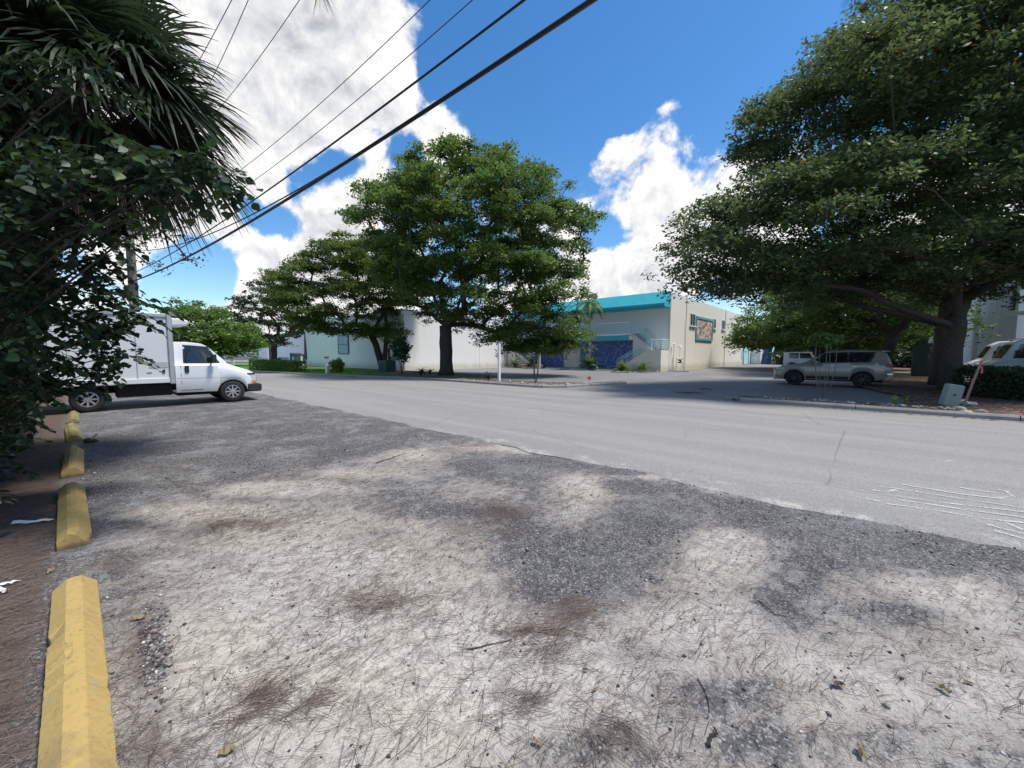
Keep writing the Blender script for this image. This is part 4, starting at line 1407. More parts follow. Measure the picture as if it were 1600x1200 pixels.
for sg in (1, -1):
    for x in (1.40, 2.2):
        MB().box(x, x + .18, sg * .885, sg * .925, .98, 1.02).build('handle', CHROME, sv, bevel=.01)
    MB().box(.78, .95, sg * .90, sg * 1.08, 1.10, 1.25).build('mirror', SUVP, sv, bevel=.04)
    MB().box(-.80, -.42, sg * .64, sg * .845, .76, .88).build('headlight', LAMPC, sv, bevel=.03)
    MB().box(3.36, 3.60, sg * .66, sg * .87, .98, 1.12).build('tail_light', REDL, sv, bevel=.02)
    MB().box(3.42, 3.63, sg * .62, sg * .86, .60, .72).build('chrome_corner', CHROME, sv, bevel=.02)
    MB().tube([(1.45, sg * .62, 1.73), (1.55, sg * .64, 1.79), (3.0, sg * .64, 1.78), (3.12, sg * .62, 1.72)], .017, 6).build('roof_rail', CHROME, sv)
    wheel(sv, 0, sg * .76, .365, .24, RIMD, sg, 7, .68)
    wheel(sv, 2.59, sg * .76, .365, .24, RIMD, sg, 7, .68)
MB().prism([(-.92, .48), (-.90, .84), (-.84, .84), (-.84, .48)], -.42, .42).build('grille', BLACKP, sv, bevel=.02)
MB().prism([(-.93, .44), (-.915, .86), (-.885, .88), (-.87, .44)], -.5, -.40).build('grille_trim', CHROME, sv, bevel=.01)
MB().prism([(-.93, .44), (-.915, .86), (-.885, .88), (-.87, .44)], .40, .5).build('grille_trim', CHROME, sv, bevel=.01)
MB().prism([(-.90, .25), (-.91, .45), (-.80, .47), (-.42, .45), (-.42, .28)], -.64, .64).build('front_bumper', simple('pale_bumper', (.5, .52, .52), .3), sv, bevel=.04)
MB().prism([(3.2, 1.67), (3.50, 1.68), (3.50, 1.71), (3.2, 1.73)], -.62, .62).build('spoiler', SUVP, sv, bevel=.012)
MB().prism([(3.3, .33), (3.66, .45), (3.68, .60), (3.3, .60)], -.82, .82).build('rear_bumper', SUVP, sv, bevel=.03)
MB().box(-.45, 3.3, -.62, .62, .26, .85).build('underbody', UNDER, sv)

# ---------------- white off-roader behind
jp = thing('parked_car', 'white boxy off-road vehicle parked behind the grey green estate car', 'car', (onY(1222, 565, 43.5)[0] + 3.2, 44.3, .004), PI)
jeep = Car(top=[(-.6, .95), (-.55, 1.02), (.7, 1.10), (.8, 1.2), (1.05, 1.72), (1.3, 1.78), (3.0, 1.78), (3.12, 1.74)],
           belt=[(-.6, .9), (.7, 1.08), (3.12, 1.12)], plan=[(-.6, .6), (.5, .78), (3.12, .80)], sill=.45, wheels=[0, 2.4], wr=.4, tumble=.88)
jeep.body('body', carpaint('white_jeep_paint', (.75, .77, .79), .3, 0, .05), jp)
jeep.side_patch('side_glass', ([(1.2, 1.66), (1.9, 1.68)], [(.98, 1.2), (1.9, 1.2)]), CGLASS, jp)
jeep.side_patch('side_glass', ([(2.0, 1.68), (2.7, 1.68)], [(2.0, 1.2), (2.7, 1.2)]), CGLASS, jp)
jeep.glass_across('windscreen', .82, 1.03, .95, CGLASS, jp)
MB().box(3.12, 3.14, -.55, .55, 1.2, 1.66).build('rear_window', CGLASS, jp)
MB().box(3.13, 3.2, -.75, .75, .5, .62).build('rear_bumper', BLACKP, jp)
MB().lathe([(.01, 0), (.34, 0), (.38, .06), (.38, .18), (.34, .22), (.01, .22)], 18, 'x', c=(3.14, .1, 1.0)).build('spare_wheel', TYRE, jp, smooth=True)
for sg in (1, -1):
    MB().box(3.12, 3.17, sg * .62, sg * .76, .85, 1.02).build('tail_light', REDL, jp)
    wheel(jp, 0, sg * .75, .38, .24, RIMD, sg, 6); wheel(jp, 2.4, sg * .75, .38, .24, RIMD, sg, 6)

# ---------------- the row of vans at the right
VANP = carpaint('fleet_van_paint', (.76, .78, .80), .35, 0, .08)
vn = thing('parked_van', 'white van farthest back in the row, its dark windscreen nearest the big tree trunk', 'van', (5.05, 33.4, .115), 0, 'white vans parked in a row behind the hedge')
van = Car(top=[(-.75, .8), (-.7, 1.0), (-.45, 1.2), (-.2, 1.32), (.2, 2.2), (.5, 2.4), (1.5, 2.46), (4.4, 2.46), (4.5, 2.4)],
          belt=[(-.75, .75), (-.45, 1.1), (0, 1.3), (.3, 1.38), (4.5, 1.4)], plan=[(-.75, .75), (-.6, .88), (0, .97), (4.5, .97)],
          sill=.38, wheels=[0, 3.4], wr=.36, tumble=.86)
van.body('body', VANP, vn)
van.glass_across('windscreen', -.16, .16, .95, CGLASS, vn)
van.side_patch('side_window', ([(.42, 2.15), (1.3, 2.2)], [(.2, 1.45), (1.3, 1.45)]), CGLASS, vn)
MB().box(1.0, 3.9, -.75, .75, 2.52, 2.58).box(1.1, 1.2, -.72, .72, 2.44, 2.52).box(3.6, 3.7, -.72, .72, 2.44, 2.52).build('roof_rack', simple('rack_grey', (.3, .31, .32), .6), vn)
MB().box(-.80, -.70, -.6, .6, .7, .95).build('grille', BLACKP, vn, bevel=.02)
MB().box(-.88, -.6, -.9, .9, .38, .62).build('front_bumper', BLACKP, vn, bevel=.04)
for sg in (1, -1):
    MB().box(-.76, -.6, sg * .66, sg * .88, .8, 1.08).build('headlight', LAMPC, vn, bevel=.02)
    MB().box(.22, .36, sg * 1.0, sg * 1.2, 1.5, 1.85).build('mirror', BLACKP, vn, bevel=.02)
    wheel(vn, 0, sg * .83, .36, .22, RIMM, sg, 6); wheel(vn, 3.4, sg * .83, .36, .22, RIMM, sg, 6)
vn.scale = (.88, .88, .88)
chm = {}
for c in COL.objects:
    if c.parent: chm.setdefault(c.parent.name, []).append(c)
vlab = ['white van second in the row, between two others behind the hedge', 'white van third in the row, its windscreen turned to the hedge', 'white van nearest in the row, cut by the right edge of the photo']
for i, lb in enumerate(vlab):
    c = copy_tree(vn, None, chm)
    c.location = (5.05 + .12 * (i + 1) * (-1) ** i, 33.4 - 2.55 * (i + 1), .115); c['label'] = lb
    c.rotation_euler = (0, 0, R((-2, 1.5, -1)[i]))

# boat-like white hull raised above the vans
bt = thing('boat_hull', 'white upturned fibreglass hull raised over the vans at the right edge', 'boat', (7.4, 28.4, .115))
vs, fs = [], []
for i in range(9):
    t = i / 8; x = -2.6 + 6.6 * t; w = 1.05 * (1 - (1 - t) ** 2.2) + .05; zk = .0 + .5 * (1 - t) ** 1.5
    for y, z in ((-w, .62), (-w * .9, .25 + zk * .6), (-w * .3, .05 + zk), (0, zk), (w * .3, .05 + zk), (w * .9, .25 + zk * .6), (w, .62)):
        vs.append((x, y, z + 2.75))
for i in range(8):
    for k in range(6): fs.append((i * 7 + k, i * 7 + k + 1, i * 7 + k + 8, i * 7 + k + 7))
for i in range(8): fs.append((i * 7 + 6, i * 7, i * 7 + 7, i * 7 + 13))
fs.append(tuple(range(7))); fs.append(tuple(range(56, 63)))
MB().add(vs, fs).build('hull', WHITEP, bt)
MB().box(-.9, 1.4, -.7, .7, 3.37, 3.75).build('cabin_glass', CGLASS, bt, bevel=.12)
for x in (-.6, 2.8):
    for y in (-.8, .8):
        MB().box(x - .06, x + .06, y - .06, y + .06, 0, 3.2).build('leg', STEEL, bt)

# ================================================================== TREES AND PLANTS
def leafmat(name, dark, mid, light, trans=.35, rough=.45):
    m = Mat(name, rough, 0, .35)
    r_ = m.attr('rnd')
    c = m.mix(m.ramp(r_, 0, .6, smooth=False), dark, mid)
    c = m.mix(m.ramp(r_, .6, 1, smooth=False), c, light)
    m.col(c)
    tb_ = m.n('ShaderNodeBsdfTranslucent'); m.l(m.mix(.5, c, tuple(min(1, x * 1.6) for x in light)), tb_.inputs['Color'])
    ms = m.n('ShaderNodeMixShader'); ms.inputs[0].default_value = trans
    m.l(m.p.outputs[0], ms.inputs[1]); m.l(tb_.outputs[0], ms.inputs[2])
    out = [n for n in m.t.nodes if n.type == 'OUTPUT_MATERIAL'][0]
    m.l(ms.outputs[0], out.inputs['Surface'])
    return m.m


def barkmat(name, a, b, sc=3.0):
    m = Mat(name, .95, 0, .2)
    v = m.co()
    c = m.mix(m.noise(sc, 8, .7, v, .4, stretch=(1, 1, .3)), a, b)
    c = m.mix(m.ramp(m.noise(sc * 2.5, 5, .6, v), .58, .68, 0, .6), c, tuple(min(1, x * 1.6) for x in b))
    c = m.mix(m.ramp(m.noise(sc * 1.7, 6, .65, v), .6, .75, 0, .7), c, tuple(x * .35 for x in a))
    m.col(c); m.bump(m.noise(sc * 6, 6, .7, v, stretch=(1, 1, .3)), .9, .04)
    return m.m


LEAF_A = leafmat('olive_leaf', (.034, .075, .015), (.078, .145, .030), (.17, .25, .055), .42)
LEAF_B = leafmat('grey_green_leaf', (.032, .060, .023), (.074, .120, .044), (.155, .21, .08), .38)
LEAF_C = leafmat('bright_green_leaf', (.04, .09, .015), (.09, .17, .03), (.19, .28, .055), .4)
LEAF_D = leafmat('deep_green_leaf', (.014, .032, .012), (.034, .062, .022), (.075, .11, .04), .2)
LEAF_Y = leafmat('yellowing_leaf', (.04, .055, .012), (.095, .105, .022), (.20, .17, .04), .35)
BARK = barkmat('dark_bark', (.030, .025, .021), (.085, .072, .062))
BARK2 = barkmat('grey_bark', (.040, .034, .029), (.12, .105, .09), 4)


def leaves_np(name, C, n_rng, size, mat, parent, flat=.55, aspect=.5):
    """C (n,3) leaf centres -> diamond leaves, 2 triangles each; flat 0 random .. 1 level"""
    n = len(C)
    nrm = n_rng.normal(0, 1, (n, 3)); nrm /= np.linalg.norm(nrm, axis=1)[:, None]
    nrm = nrm * (1 - flat) + np.array([0, 0, 1.0]) * flat * np.where(n_rng.random(n) < .93, 1, -1)[:, None]
    nrm /= np.linalg.norm(nrm, axis=1)[:, None]
    t = n_rng.normal(0, 1, (n, 3)); t -= nrm * (t * nrm).sum(1)[:, None]; t /= np.linalg.norm(t, axis=1)[:, None]
    b = np.cross(nrm, t)
    L = size * n_rng.uniform(.6, 1.3, (n, 1))
    V = np.stack([C - t * L, C + b * L * aspect, C + t * L, C - b * L * aspect + nrm * L * .12], 1).reshape(-1, 3)
    F = np.arange(4 * n).reshape(-1, 4)
    r = np.clip(n_rng.normal(.42, .24, n), 0, 1)
    return np_mesh(name, V, F, mat, {'rnd': np.repeat(r, 4)}, parent=parent)


def grow(base, fork, pads, r0, rngp, jit=.12, sag=.0):
    """connect every pad to the growing skeleton; returns list of (points, radii)"""
    nodes = [(fork, -1)]
    parent = [-1]; load = [0.0]
    order = sorted(pads, key=lambda p: (p - fork).length)
    chains = []
    P_ = [fork.copy()]
    for p in order:
        best, bi = 1e9, 0
        dp = (p - fork).length
        for i, q in enumerate(P_):
            d = (p - q).length
            dq = (q - fork).length
            cost = d + .35 * dq + (3.0 if dq > dp else 0) + max(0, q.z - p.z) * .7
            if cost < best: best, bi = cost, i
        q = P_[bi]
        L = (p - q).length
        k = max(2, int(L / .8))
        prev = bi
        for j in range(1, k + 1):
            t = j / k
            pt = q.lerp(p, t)
            pt.z += math.sin(t * PI) * L * .08
            if j < k: pt += Vector((rngp.uniform(-1, 1), rngp.uniform(-1, 1), rngp.uniform(-1, 1))) * jit * min(1, L / 3) 
            P_.append(pt); parent.append(prev); load.append(0.0); prev = len(P_) - 1
        load[prev] += 1
    for i in range(len(P_) - 1, 0, -1):
        load[parent[i]] += load[i]
    tot = max(load[0], 1)
    rad = [max(.014, r0 * .78 * (l / tot) ** .46) for l in load]
    # chains: follow heaviest child
    ch = {}
    for i, p in enumerate(parent):
        if p >= 0: ch.setdefault(p, []).append(i)
    out = []
    stack = [(0, None)]
    while stack:
        s_, frm = stack.pop()
        pts, rd = [], []
        if frm is not None:
            pts.append(P_[frm]); rd.append(min(rad[frm], rad[s_] * 1.15))
        cur = s_
        while True:
            pts.append(P_[cur]); rd.append(rad[cur])
            c = ch.get(cur, [])
            if not c: break
            c = sorted(c, key=lambda i: -load[i])
            for o_ in c[1:]: stack.append((o_, cur))
            cur = c[0]
        if len(pts) > 1: out.append((pts, rd))
    return out


def make_tree(name, label, cat, base, prof, fork_z, r0, npads, mat, seed, lean=(0, 0), pad_r=1.3, per=60, leaf=.12, depth=.85,
              group=None, bark=BARK, stems=1, flatpad=.42, grp=9, twig=.16, extra=(), thin_low=True, zscale=1.0, dshift=0.0, stemdir=None, leafmix=None, limbs=None):
    """prof: [(z, r_lo, r_hi)] extents left and right of the trunk as seen from the road corner"""
    rngp = random.Random(seed); nr = np.random.default_rng(seed)
    t = thing(name, label, cat, (base[0], base[1], base[2] if len(base) > 2 else .08), 0, group)
    zs = [p[0] for p in prof]
    lo = [(p[0], p[1]) for p in prof]; hi = [(p[0], p[2]) for p in prof]
    wmax = max(h[2] - l[1] for l, h in zip(prof, prof)) / 2
    pads = []
    tries = 0
    wts = [(h[2] - h[1]) for h in prof]
    while len(pads) < npads and tries < npads * 60:
        tries += 1
        z = rngp.uniform(zs[0], zs[-1])
        a, b = interp(z, lo), interp(z, hi)
        w = (b - a) / 2; c = (a + b) / 2
        if rngp.random() > (w / wmax) ** 1.3 + .08: continue
        th = rngp.uniform(0, 2 * PI)
        rr_ = rngp.uniform(0, 1) ** .5
        frac = (z - zs[0]) / (zs[-1] - zs[0])
        if thin_low and frac < .35 and rr_ < .55: continue
        if frac < .8 and rr_ < .35: continue
        pr = pad_r * rngp.uniform(.65, 1.25) * (1.0 - .3 * frac)
        wi = max(.2, w - pr * .75); di = max(.2, w * depth - pr * .5)
        if rngp.random() < .22:      # stray sprays that break the outline
            pr *= .5; wi = w * 1.04; di = w * depth * 1.04; rr_ = max(rr_, .9)
        p = RT * (c + math.cos(th) * rr_ * wi) + FW * (math.sin(th) * rr_ * di + dshift) + Vector((0, 0, z * zscale))
        if any((p - q[0]).length < .42 * (pr + q[1]) * (1, 1)[0] for q in pads): continue
        pads.append((p, pr))
    for e in extra: pads.append((RT * e[0] + FW * e[1] + Vector((0, 0, e[2])), e[3]))
    fork = Vector((lean[0], lean[1], fork_z))
    # ---- wood
    mb = MB()
    pl = [p for p, r in pads]
    trunk_pts = []
    k = 6
    for i in range(k + 1):
        u = i / k
        trunk_pts.append(Vector((lean[0] * u ** 1.3, lean[1] * u ** 1.3, -.12 + (fork_z + .12) * u)) + Vector((rngp.uniform(-1, 1), rngp.uniform(-1, 1), 0)) * r0 * .12 * (0 if i in (0,) else 1))
    trunk_pts[-1] = fork
    rr2 = [r0 * (1.4 if i == 0 else 1.12 if i == 1 else 1.0 + .06 * rngp.uniform(-1, 1)) for i in range(k)] + [r0 * .95]
    tm = MB(); tm.tube(trunk_pts, rr2, 14)
    # flare and knobs on the trunk surface
    tm.v = [(x + r0 * .07 * math.sin(9 * math.atan2(y, x) + z * 2), y + r0 * .07 * math.sin(7 * math.atan2(y, x) - z * 3), z) for x, y, z in tm.v]
    tm.build('trunk', bark, t, smooth='full')
    for pts, rd in grow(None, fork, pl, r0, rngp):
        mb.tube(pts, rd, 6 if max(rd) > .05 else 4, cap=False)
    if limbs:
        for pts, r_a, r_b in limbs:
            pts = [RT * a + FW * b + Vector((0, 0, c)) for a, b, c in pts]
            # smooth the way-points a little
            res = []
            for a, b in zip(pts[:-1], pts[1:]):
                for j in range(3): res.append(a.lerp(b, j / 3) + Vector((rngp.uniform(-1, 1), rngp.uniform(-1, 1), rngp.uniform(-1, 1))) * .05)
            res.append(pts[-1])
            mb.tube(res, [r_a + (r_b - r_a) * j / (len(res) - 1) for j in range(len(res))], 9, cap=False)
    # twigs inside the pads
    Cs = []
    for p, pr in pads:
        nt = max(4, int(per * (pr / pad_r) ** 2))
        th = nr.uniform(0, 2 * PI, nt); rr_ = np.sqrt(nr.random(nt)) * pr
        lobes = 1 + .28 * np.sin(th * 3 + rngp.uniform(0, 6)) + .16 * np.sin(th * 5 + rngp.uniform(0, 6))
        rr_ = rr_ * lobes
        zz = nr.normal(0, .34, nt) * pr * flatpad - (rr_ / pr) ** 2 * pr * .18 + flatpad * pr * .3 * (1 - (rr_ / pr) ** 2)
        c = np.column_stack([p.x + np.cos(th) * rr_, p.y + np.sin(th) * rr_, p.z + zz])
        for j in range(0, nt, 5):
            mb.tube([p, p.lerp(Vector(c[j]), .5) + Vector((0, 0, .05 * pr)), Vector(c[j])], [.02, .012, .006], 3, cap=False)
        Cs.append(c)
    mb.build('branch', bark, t, smooth='full')
    C = np.concatenate(Cs)
    C = np.repeat(C, grp, 0) + nr.normal(0, twig, (len(C) * grp, 3)) * np.array([1, 1, .6])
    if leafmix:
        sel = nr.random(len(C)) < leafmix[1]
        # yellowing leaves gather on the lower outer sprays
        leaves_np('yellowing_foliage', C[sel], nr, leaf, leafmix[0], t)
        C = C[~sel]
    leaves_np('crown', C, nr, leaf, mat, t)
    return t


# the large middle tree
make_tree('shade_tree', 'tallest of the two middle trees, wide dark crown in flat tiers over a thick trunk', 'tree', (-22.04, 17.66),
          [(1.9, 4, 9.0), (3.4, 1.0, 10.3), (4.8, -3.0, 10.4), (6.3, -4.5, 10.2), (8.6, -6.3, 10.2), (10.2, -7.0, 10.2), (11.2, -6.8, 10.8), (12.6, -5.6, 9.0), (13.8, -4.6, 7.6), (14.8, -2.0, 5.8), (15.4, -.1, 4.0)],
          3.5, .44, 270, LEAF_A, 21, pad_r=1.55, per=150, leaf=.105, lean=(0, 0), grp=9, twig=.15, depth=.7, leafmix=(LEAF_C, .2), flatpad=.36,
          extra=[(5.2, 1, 2.2, 1.0), (6.4, -1.5, 1.9, 1.1), (7.6, 0, 1.7, 1.0), (8.6, -.6, 2.2, 1.0), (9.4, 1, 2.9, 1.1), (6.8, 2.5, 2.4, 1.2), (8.0, 2.6, 2.8, 1.2), (4.2, -2.5, 2.6, 1.0)])
# the smaller one to its left, two stems
t2 = make_tree('shade_tree', 'lower leaning tree with two stems, left of the tallest middle tree beside the green box', 'tree', (-32.1, 18.6),
          [(3.3, -5.5, 2.5), (4.7, -9.0, 3.5), (6, -10.4, 4), (7.8, -10.4, 4.5), (9.6, -8.4, 4), (11.2, -6.0, 3), (12.4, -4, 1.5)],
          3.6, .30, 140, LEAF_A, 33, pad_r=1.55, per=140, leaf=.11, lean=(-1.2, -.6), grp=9, twig=.16, depth=.65, leafmix=(LEAF_Y, .25), flatpad=.28,
          limbs=[([(.15, 0, .0), (.25, 0, 2), (.35, 0, 4.0), (.2, 0, 6.5)], .24, .12)])
# big right hand tree
make_tree('shade_tree', 'huge spreading tree with a grey barked fork and crown filling the upper right', 'tree', (2.8, 23.9, .08),
          [(4.2, -10.5, 5.0), (5.2, -12.2, 6), (6.2, -11.8, 8), (7.4, -11.3, 9), (8.6, -8.6, 10), (10.4, -9.2, 11), (11.6, -8.6, 11), (13, -6.4, 11), (15, -4.8, 10.5), (17, -3.2, 9), (19, -1, 7)],
          3.0, .30, 500, LEAF_B, 47, pad_r=1.45, per=105, leaf=.085, lean=(0, 0), bark=BARK2, grp=11, twig=.15, depth=.62, leafmix=(LEAF_Y, .10),
          extra=[(-9.4, -.5, 3.9, 1.0), (-10.9, 0, 4.2, 1.0), (-7.4, -1, 4.0, 1.0), (-9.0, 1.5, 4.6, 1.2), (-7.2, 0, 10.3, 1.4), (-8.2, .5, 9.8, 1.3), (-6.6, -.6, 11.4, 1.3), (-8.0, 0, 11.1, 1.1), (-5.6, 0, 12.6, 1.3), (-6.8, 1, 9.3, 1.4)],
          limbs=[([(-.1, 0, 2.6), (-2.2, -.3, 3.1), (-4.2, -.6, 3.9), (-6.2, -.6, 4.2), (-8.5, -.4, 4.5)], .14, .05),
                 ([(.0, 0, 3.0), (-.8, -.6, 4.6), (1.2, -1.0, 4.9), (4.0, -1.2, 5.2), (7.5, -1.0, 5.0)], .16, .10),
                 ([(.15, 0, 2.4), (.6, .3, 3.4), (1.3, .4, 4.6), (2.0, .4, 6.0)], .18, .12),
                 ([(-.3, .4, 2.8), (-3.0, 2.0, 3.9), (-6.0, 3.0, 5.0), (-9, 3, 5.6)], .15, .05)])
# second trunk of the pair behind
make_tree('shade_tree', 'tree with a pale straight trunk just behind the huge right tree', 'tree', (2.75, 27.3, .08),
          [(4.5, -6, 5), (7, -7, 7), (10, -6, 7), (13, -4, 5), (15, -1, 3)], 4.2, .23, 70, LEAF_B, 53, pad_r=1.8, per=70, leaf=.12, bark=BARK2, grp=9, twig=.2, lean=(.1, .2))
make_tree('shade_tree', 'slim dark trunked tree left of the dark green utility cabinet', 'tree', (1.2, 38.4, .08),
          [(3.2, -5, 5), (5.5, -7, 7), (8, -7, 7), (11, -4, 4)], 2.9, .36, 60, LEAF_A, 59, pad_r=1.9, per=60, leaf=.16, grp=8, twig=.24, lean=(.4, .3))
# bright leaved tree behind the parked cars
make_tree('shade_tree', 'bright green round crowned tree standing behind the parked cars', 'tree', (-3.4, 52, .02),
          [(2.3, -7.5, 7), (3.6, -8.4, 9), (5, -8.2, 9), (6.6, -7.4, 8), (8.2, -5.5, 6), (9.2, -3, 3)], 2.3, .5, 150, LEAF_C, 61, pad_r=1.6, per=70, leaf=.17, grp=8, twig=.28, bark=BARK, thin_low=False)
make_tree('shade_tree', 'dark forked tree directly above the roof of the grey green car', 'tree', (-.9, 45.5, .08),
          [(2.9, -6, 7), (4.4, -8, 9), (6.6, -8, 9), (9.5, -6, 7)], 2.0, .5, 90, LEAF_A, 67, pad_r=1.8, per=60, leaf=.16, grp=8, twig=.26, lean=(.2, .2))
bk = [(-11, 82, 'dense dark tree at the far end of the car park beside the annexe', 9), (-6.5, 84, 'dense dark tree in the back row, second from the annexe', 8.5), (-1.5, 82, 'dense dark tree in the back row behind the white off-roader', 9), (4.5, 84, 'dense dark tree in the back row behind the grey green car', 9), (9, 70, 'dense dark tree in the back row nearest the blue shaded building', 8)]
for i, (x, y, lb, h) in enumerate(bk):
    make_tree('background_tree', lb, 'tree', (x, y, .02), [(.6, -6, 6), (2.5, -7, 7), (5, -7, 7), (7, -5, 5), (h, -2, 2)], 1.6, .35, 75, LEAF_D, 71 + i, pad_r=2.2, per=50, leaf=.3, grp=7, twig=.4, thin_low=False, group='dense trees closing the far end of the car park')

# distant trees at the left
make_tree('shade_tree', 'distant tiered tree with open flat layers before the low white warehouses', 'tree', (-81, 24.8, .0),
          [(3.2, -4.2, 6.5), (5, -8, 6), (7, -6.5, 9.5), (9, -9.5, 4), (11, -9.5, 6.5), (13, -6.5, 6.5), (15.4, -4.2, 5.2)], 3.4, .5, 62, LEAF_D, 81, pad_r=2.3, per=60, leaf=.25, grp=8, twig=.3, flatpad=.2, depth=.7)
make_tree('shade_tree', 'rounded bright green tree showing over the cab of the white truck', 'tree', (-62, 11.2, .0),
          [(1.9, -6, 5.5), (3.5, -8, 7.0), (5.2, -7.5, 6), (6.8, -6, 3.5), (8.1, -4.5, 0)], 2.0, .4, 85, LEAF_C, 83, pad_r=1.6, per=60, leaf=.2, grp=8, twig=.28, thin_low=False)


# ---- hedges and shrubs as leafy masses with their own stems
def leaf_box(name, label, cat, pts, w, h, n, leaf, mat, seed, z0=.06, group=None, hend=None):
    nr = np.random.default_rng(seed)
    t = thing(name, label, cat, (pts[0][0], pts[0][1], z0), 0, group)
    a = np.array(pts[0]); b = np.array(pts[1]); d = b - a; L = np.hypot(*d); d = d / L; nn = np.array([-d[1], d[0]])
    s_ = nr.uniform(0, L, n); u = nr.uniform(-1, 1, n); v = nr.uniform(0, 1, n)
    # keep leaves mostly near the shell
    k = nr.random(n)
    u = np.where(k < .45, np.sign(u) * (1 - np.abs(nr.normal(0, .1, n))), u); v = np.where(k > .6, 1 - np.abs(nr.normal(0, .08, n)), v)
    hh = h + ((hend if hend is not None else h) - h) * s_ / L
    bump = 1 + .07 * np.sin(s_ * 3.1) + .05 * np.sin(s_ * 7.3 + u * 2)
    C = np.column_stack([d[0] * s_ + nn[0] * u * w / 2 * bump, d[1] * s_ + nn[1] * u * w / 2 * bump, v * hh * bump])
    C += nr.normal(0, leaf * .5, C.shape); C[:, 2] = np.maximum(C[:, 2], .02)
    leaves_np('foliage', C, nr, leaf, mat, t, flat=.3, aspect=.55)
    mb = MB()
    for i in range(max(3, int(L / .5))):
        q = d * (i + .5) * .5; qx, qy = q[0], q[1]
        for j in range(3):
            mb.tube([(qx, qy, -.05), (qx + nr.normal(0, .12), qy + nr.normal(0, .12), h * .5), (qx + nr.normal(0, .2), qy + nr.normal(0, .2), h * .85)], [.02, .014, .006], 4)
    mb.build('stem', BARK, t)
    return t


leaf_box('hedge', 'clipped low green hedge at the road bend beyond the truck bonnet', 'hedge', (G(400, 579), G(468, 583)), 1.2, .95, 9000, .07, LEAF_C, 91, hend=.85)
leaf_box('hedge', 'long dark hedge in front of the parked white vans at the right', 'hedge', ((3.0, 21.6), (6.0, 18.6)), 1.5, 1.0, 22000, .045, LEAF_D, 92, hend=.88)
leaf_box('hedge', 'dark hedge running right beyond the frame corner beside the vans', 'hedge', ((3.4, 22.4), (12, 21.6)), 1.4, .95, 12000, .06, LEAF_D, 93)


def shrub(name, label, cat, loc, r, h, n, leaf, mat, seed, group=None, stems=6, trunk_h=0):
    nr = np.random.default_rng(seed)
    t = thing(name, label, cat, loc, 0, group)
    q = nr.normal(0, 1, (n, 3)); q /= np.linalg.norm(q, axis=1)[:, None]
    q *= nr.uniform(.45, 1.05, (n, 1)) * (1 + .22 * np.sin(q[:, 0:1] * 5 + q[:, 1:2] * 4) + .15 * np.sin(q[:, 2:3] * 7))
    C = np.column_stack([q[:, 0] * r, q[:, 1] * r, trunk_h + (h - trunk_h) * (.5 + .5 * q[:, 2])])
    C[:, 2] = np.maximum(C[:, 2], .02)
    leaves_np('foliage', C, nr, leaf, mat, t, flat=.3, aspect=.5)
    mb = MB()
    for i in range(stems):
        a = nr.uniform(0, 2 * PI); e = Vector((math.cos(a) * r * .6, math.sin(a) * r * .6, h * .8))
        mb.tube([(0, 0, -.05), e * .5 + Vector((0, 0, .1 * h)), e], [.025, .015, .007], 5)
    mb.build('stem', BARK, t)
    return t


shrub('bush', 'small leaning green bush on the lawn before the white warehouse', 'bush', (*G(528, 584), .06), .55, 1.15, 2200, .07, LEAF_C, 95)
shrub('sapling', 'tall thin dark leaved shrub on bare stems in front of the warehouse corner', 'shrub', (*G(628, 587), .08), .75, 2.9, 900, .13, LEAF_D, 96, trunk_h=.9)
shrub('bush', 'loose shrub growing against the blue shaded building right of the big trunk', 'bush', (3.75, 33.6, .1), .75, 3.0, 1100, .06, LEAF_B, 98, trunk_h=.6)
shrub('bush', 'dark low shrub under the back row of trees behind the white off-roader', 'bush', (-7.6, 74, .0), 3.2, 2.4, 3000, .2, LEAF_D, 99)
shrub('bush', 'dark low shrub under the back row of trees behind the green cabinet', 'bush', (3.5, 66, .0), 4.0, 2.8, 3500, .2, LEAF_D, 100)
shrub('bush', 'dark low shrub at the back seen through the gap over the car bonnet', 'bush', (-2.2, 72, .0), 4.0, 2.8, 3500, .2, LEAF_D, 101)


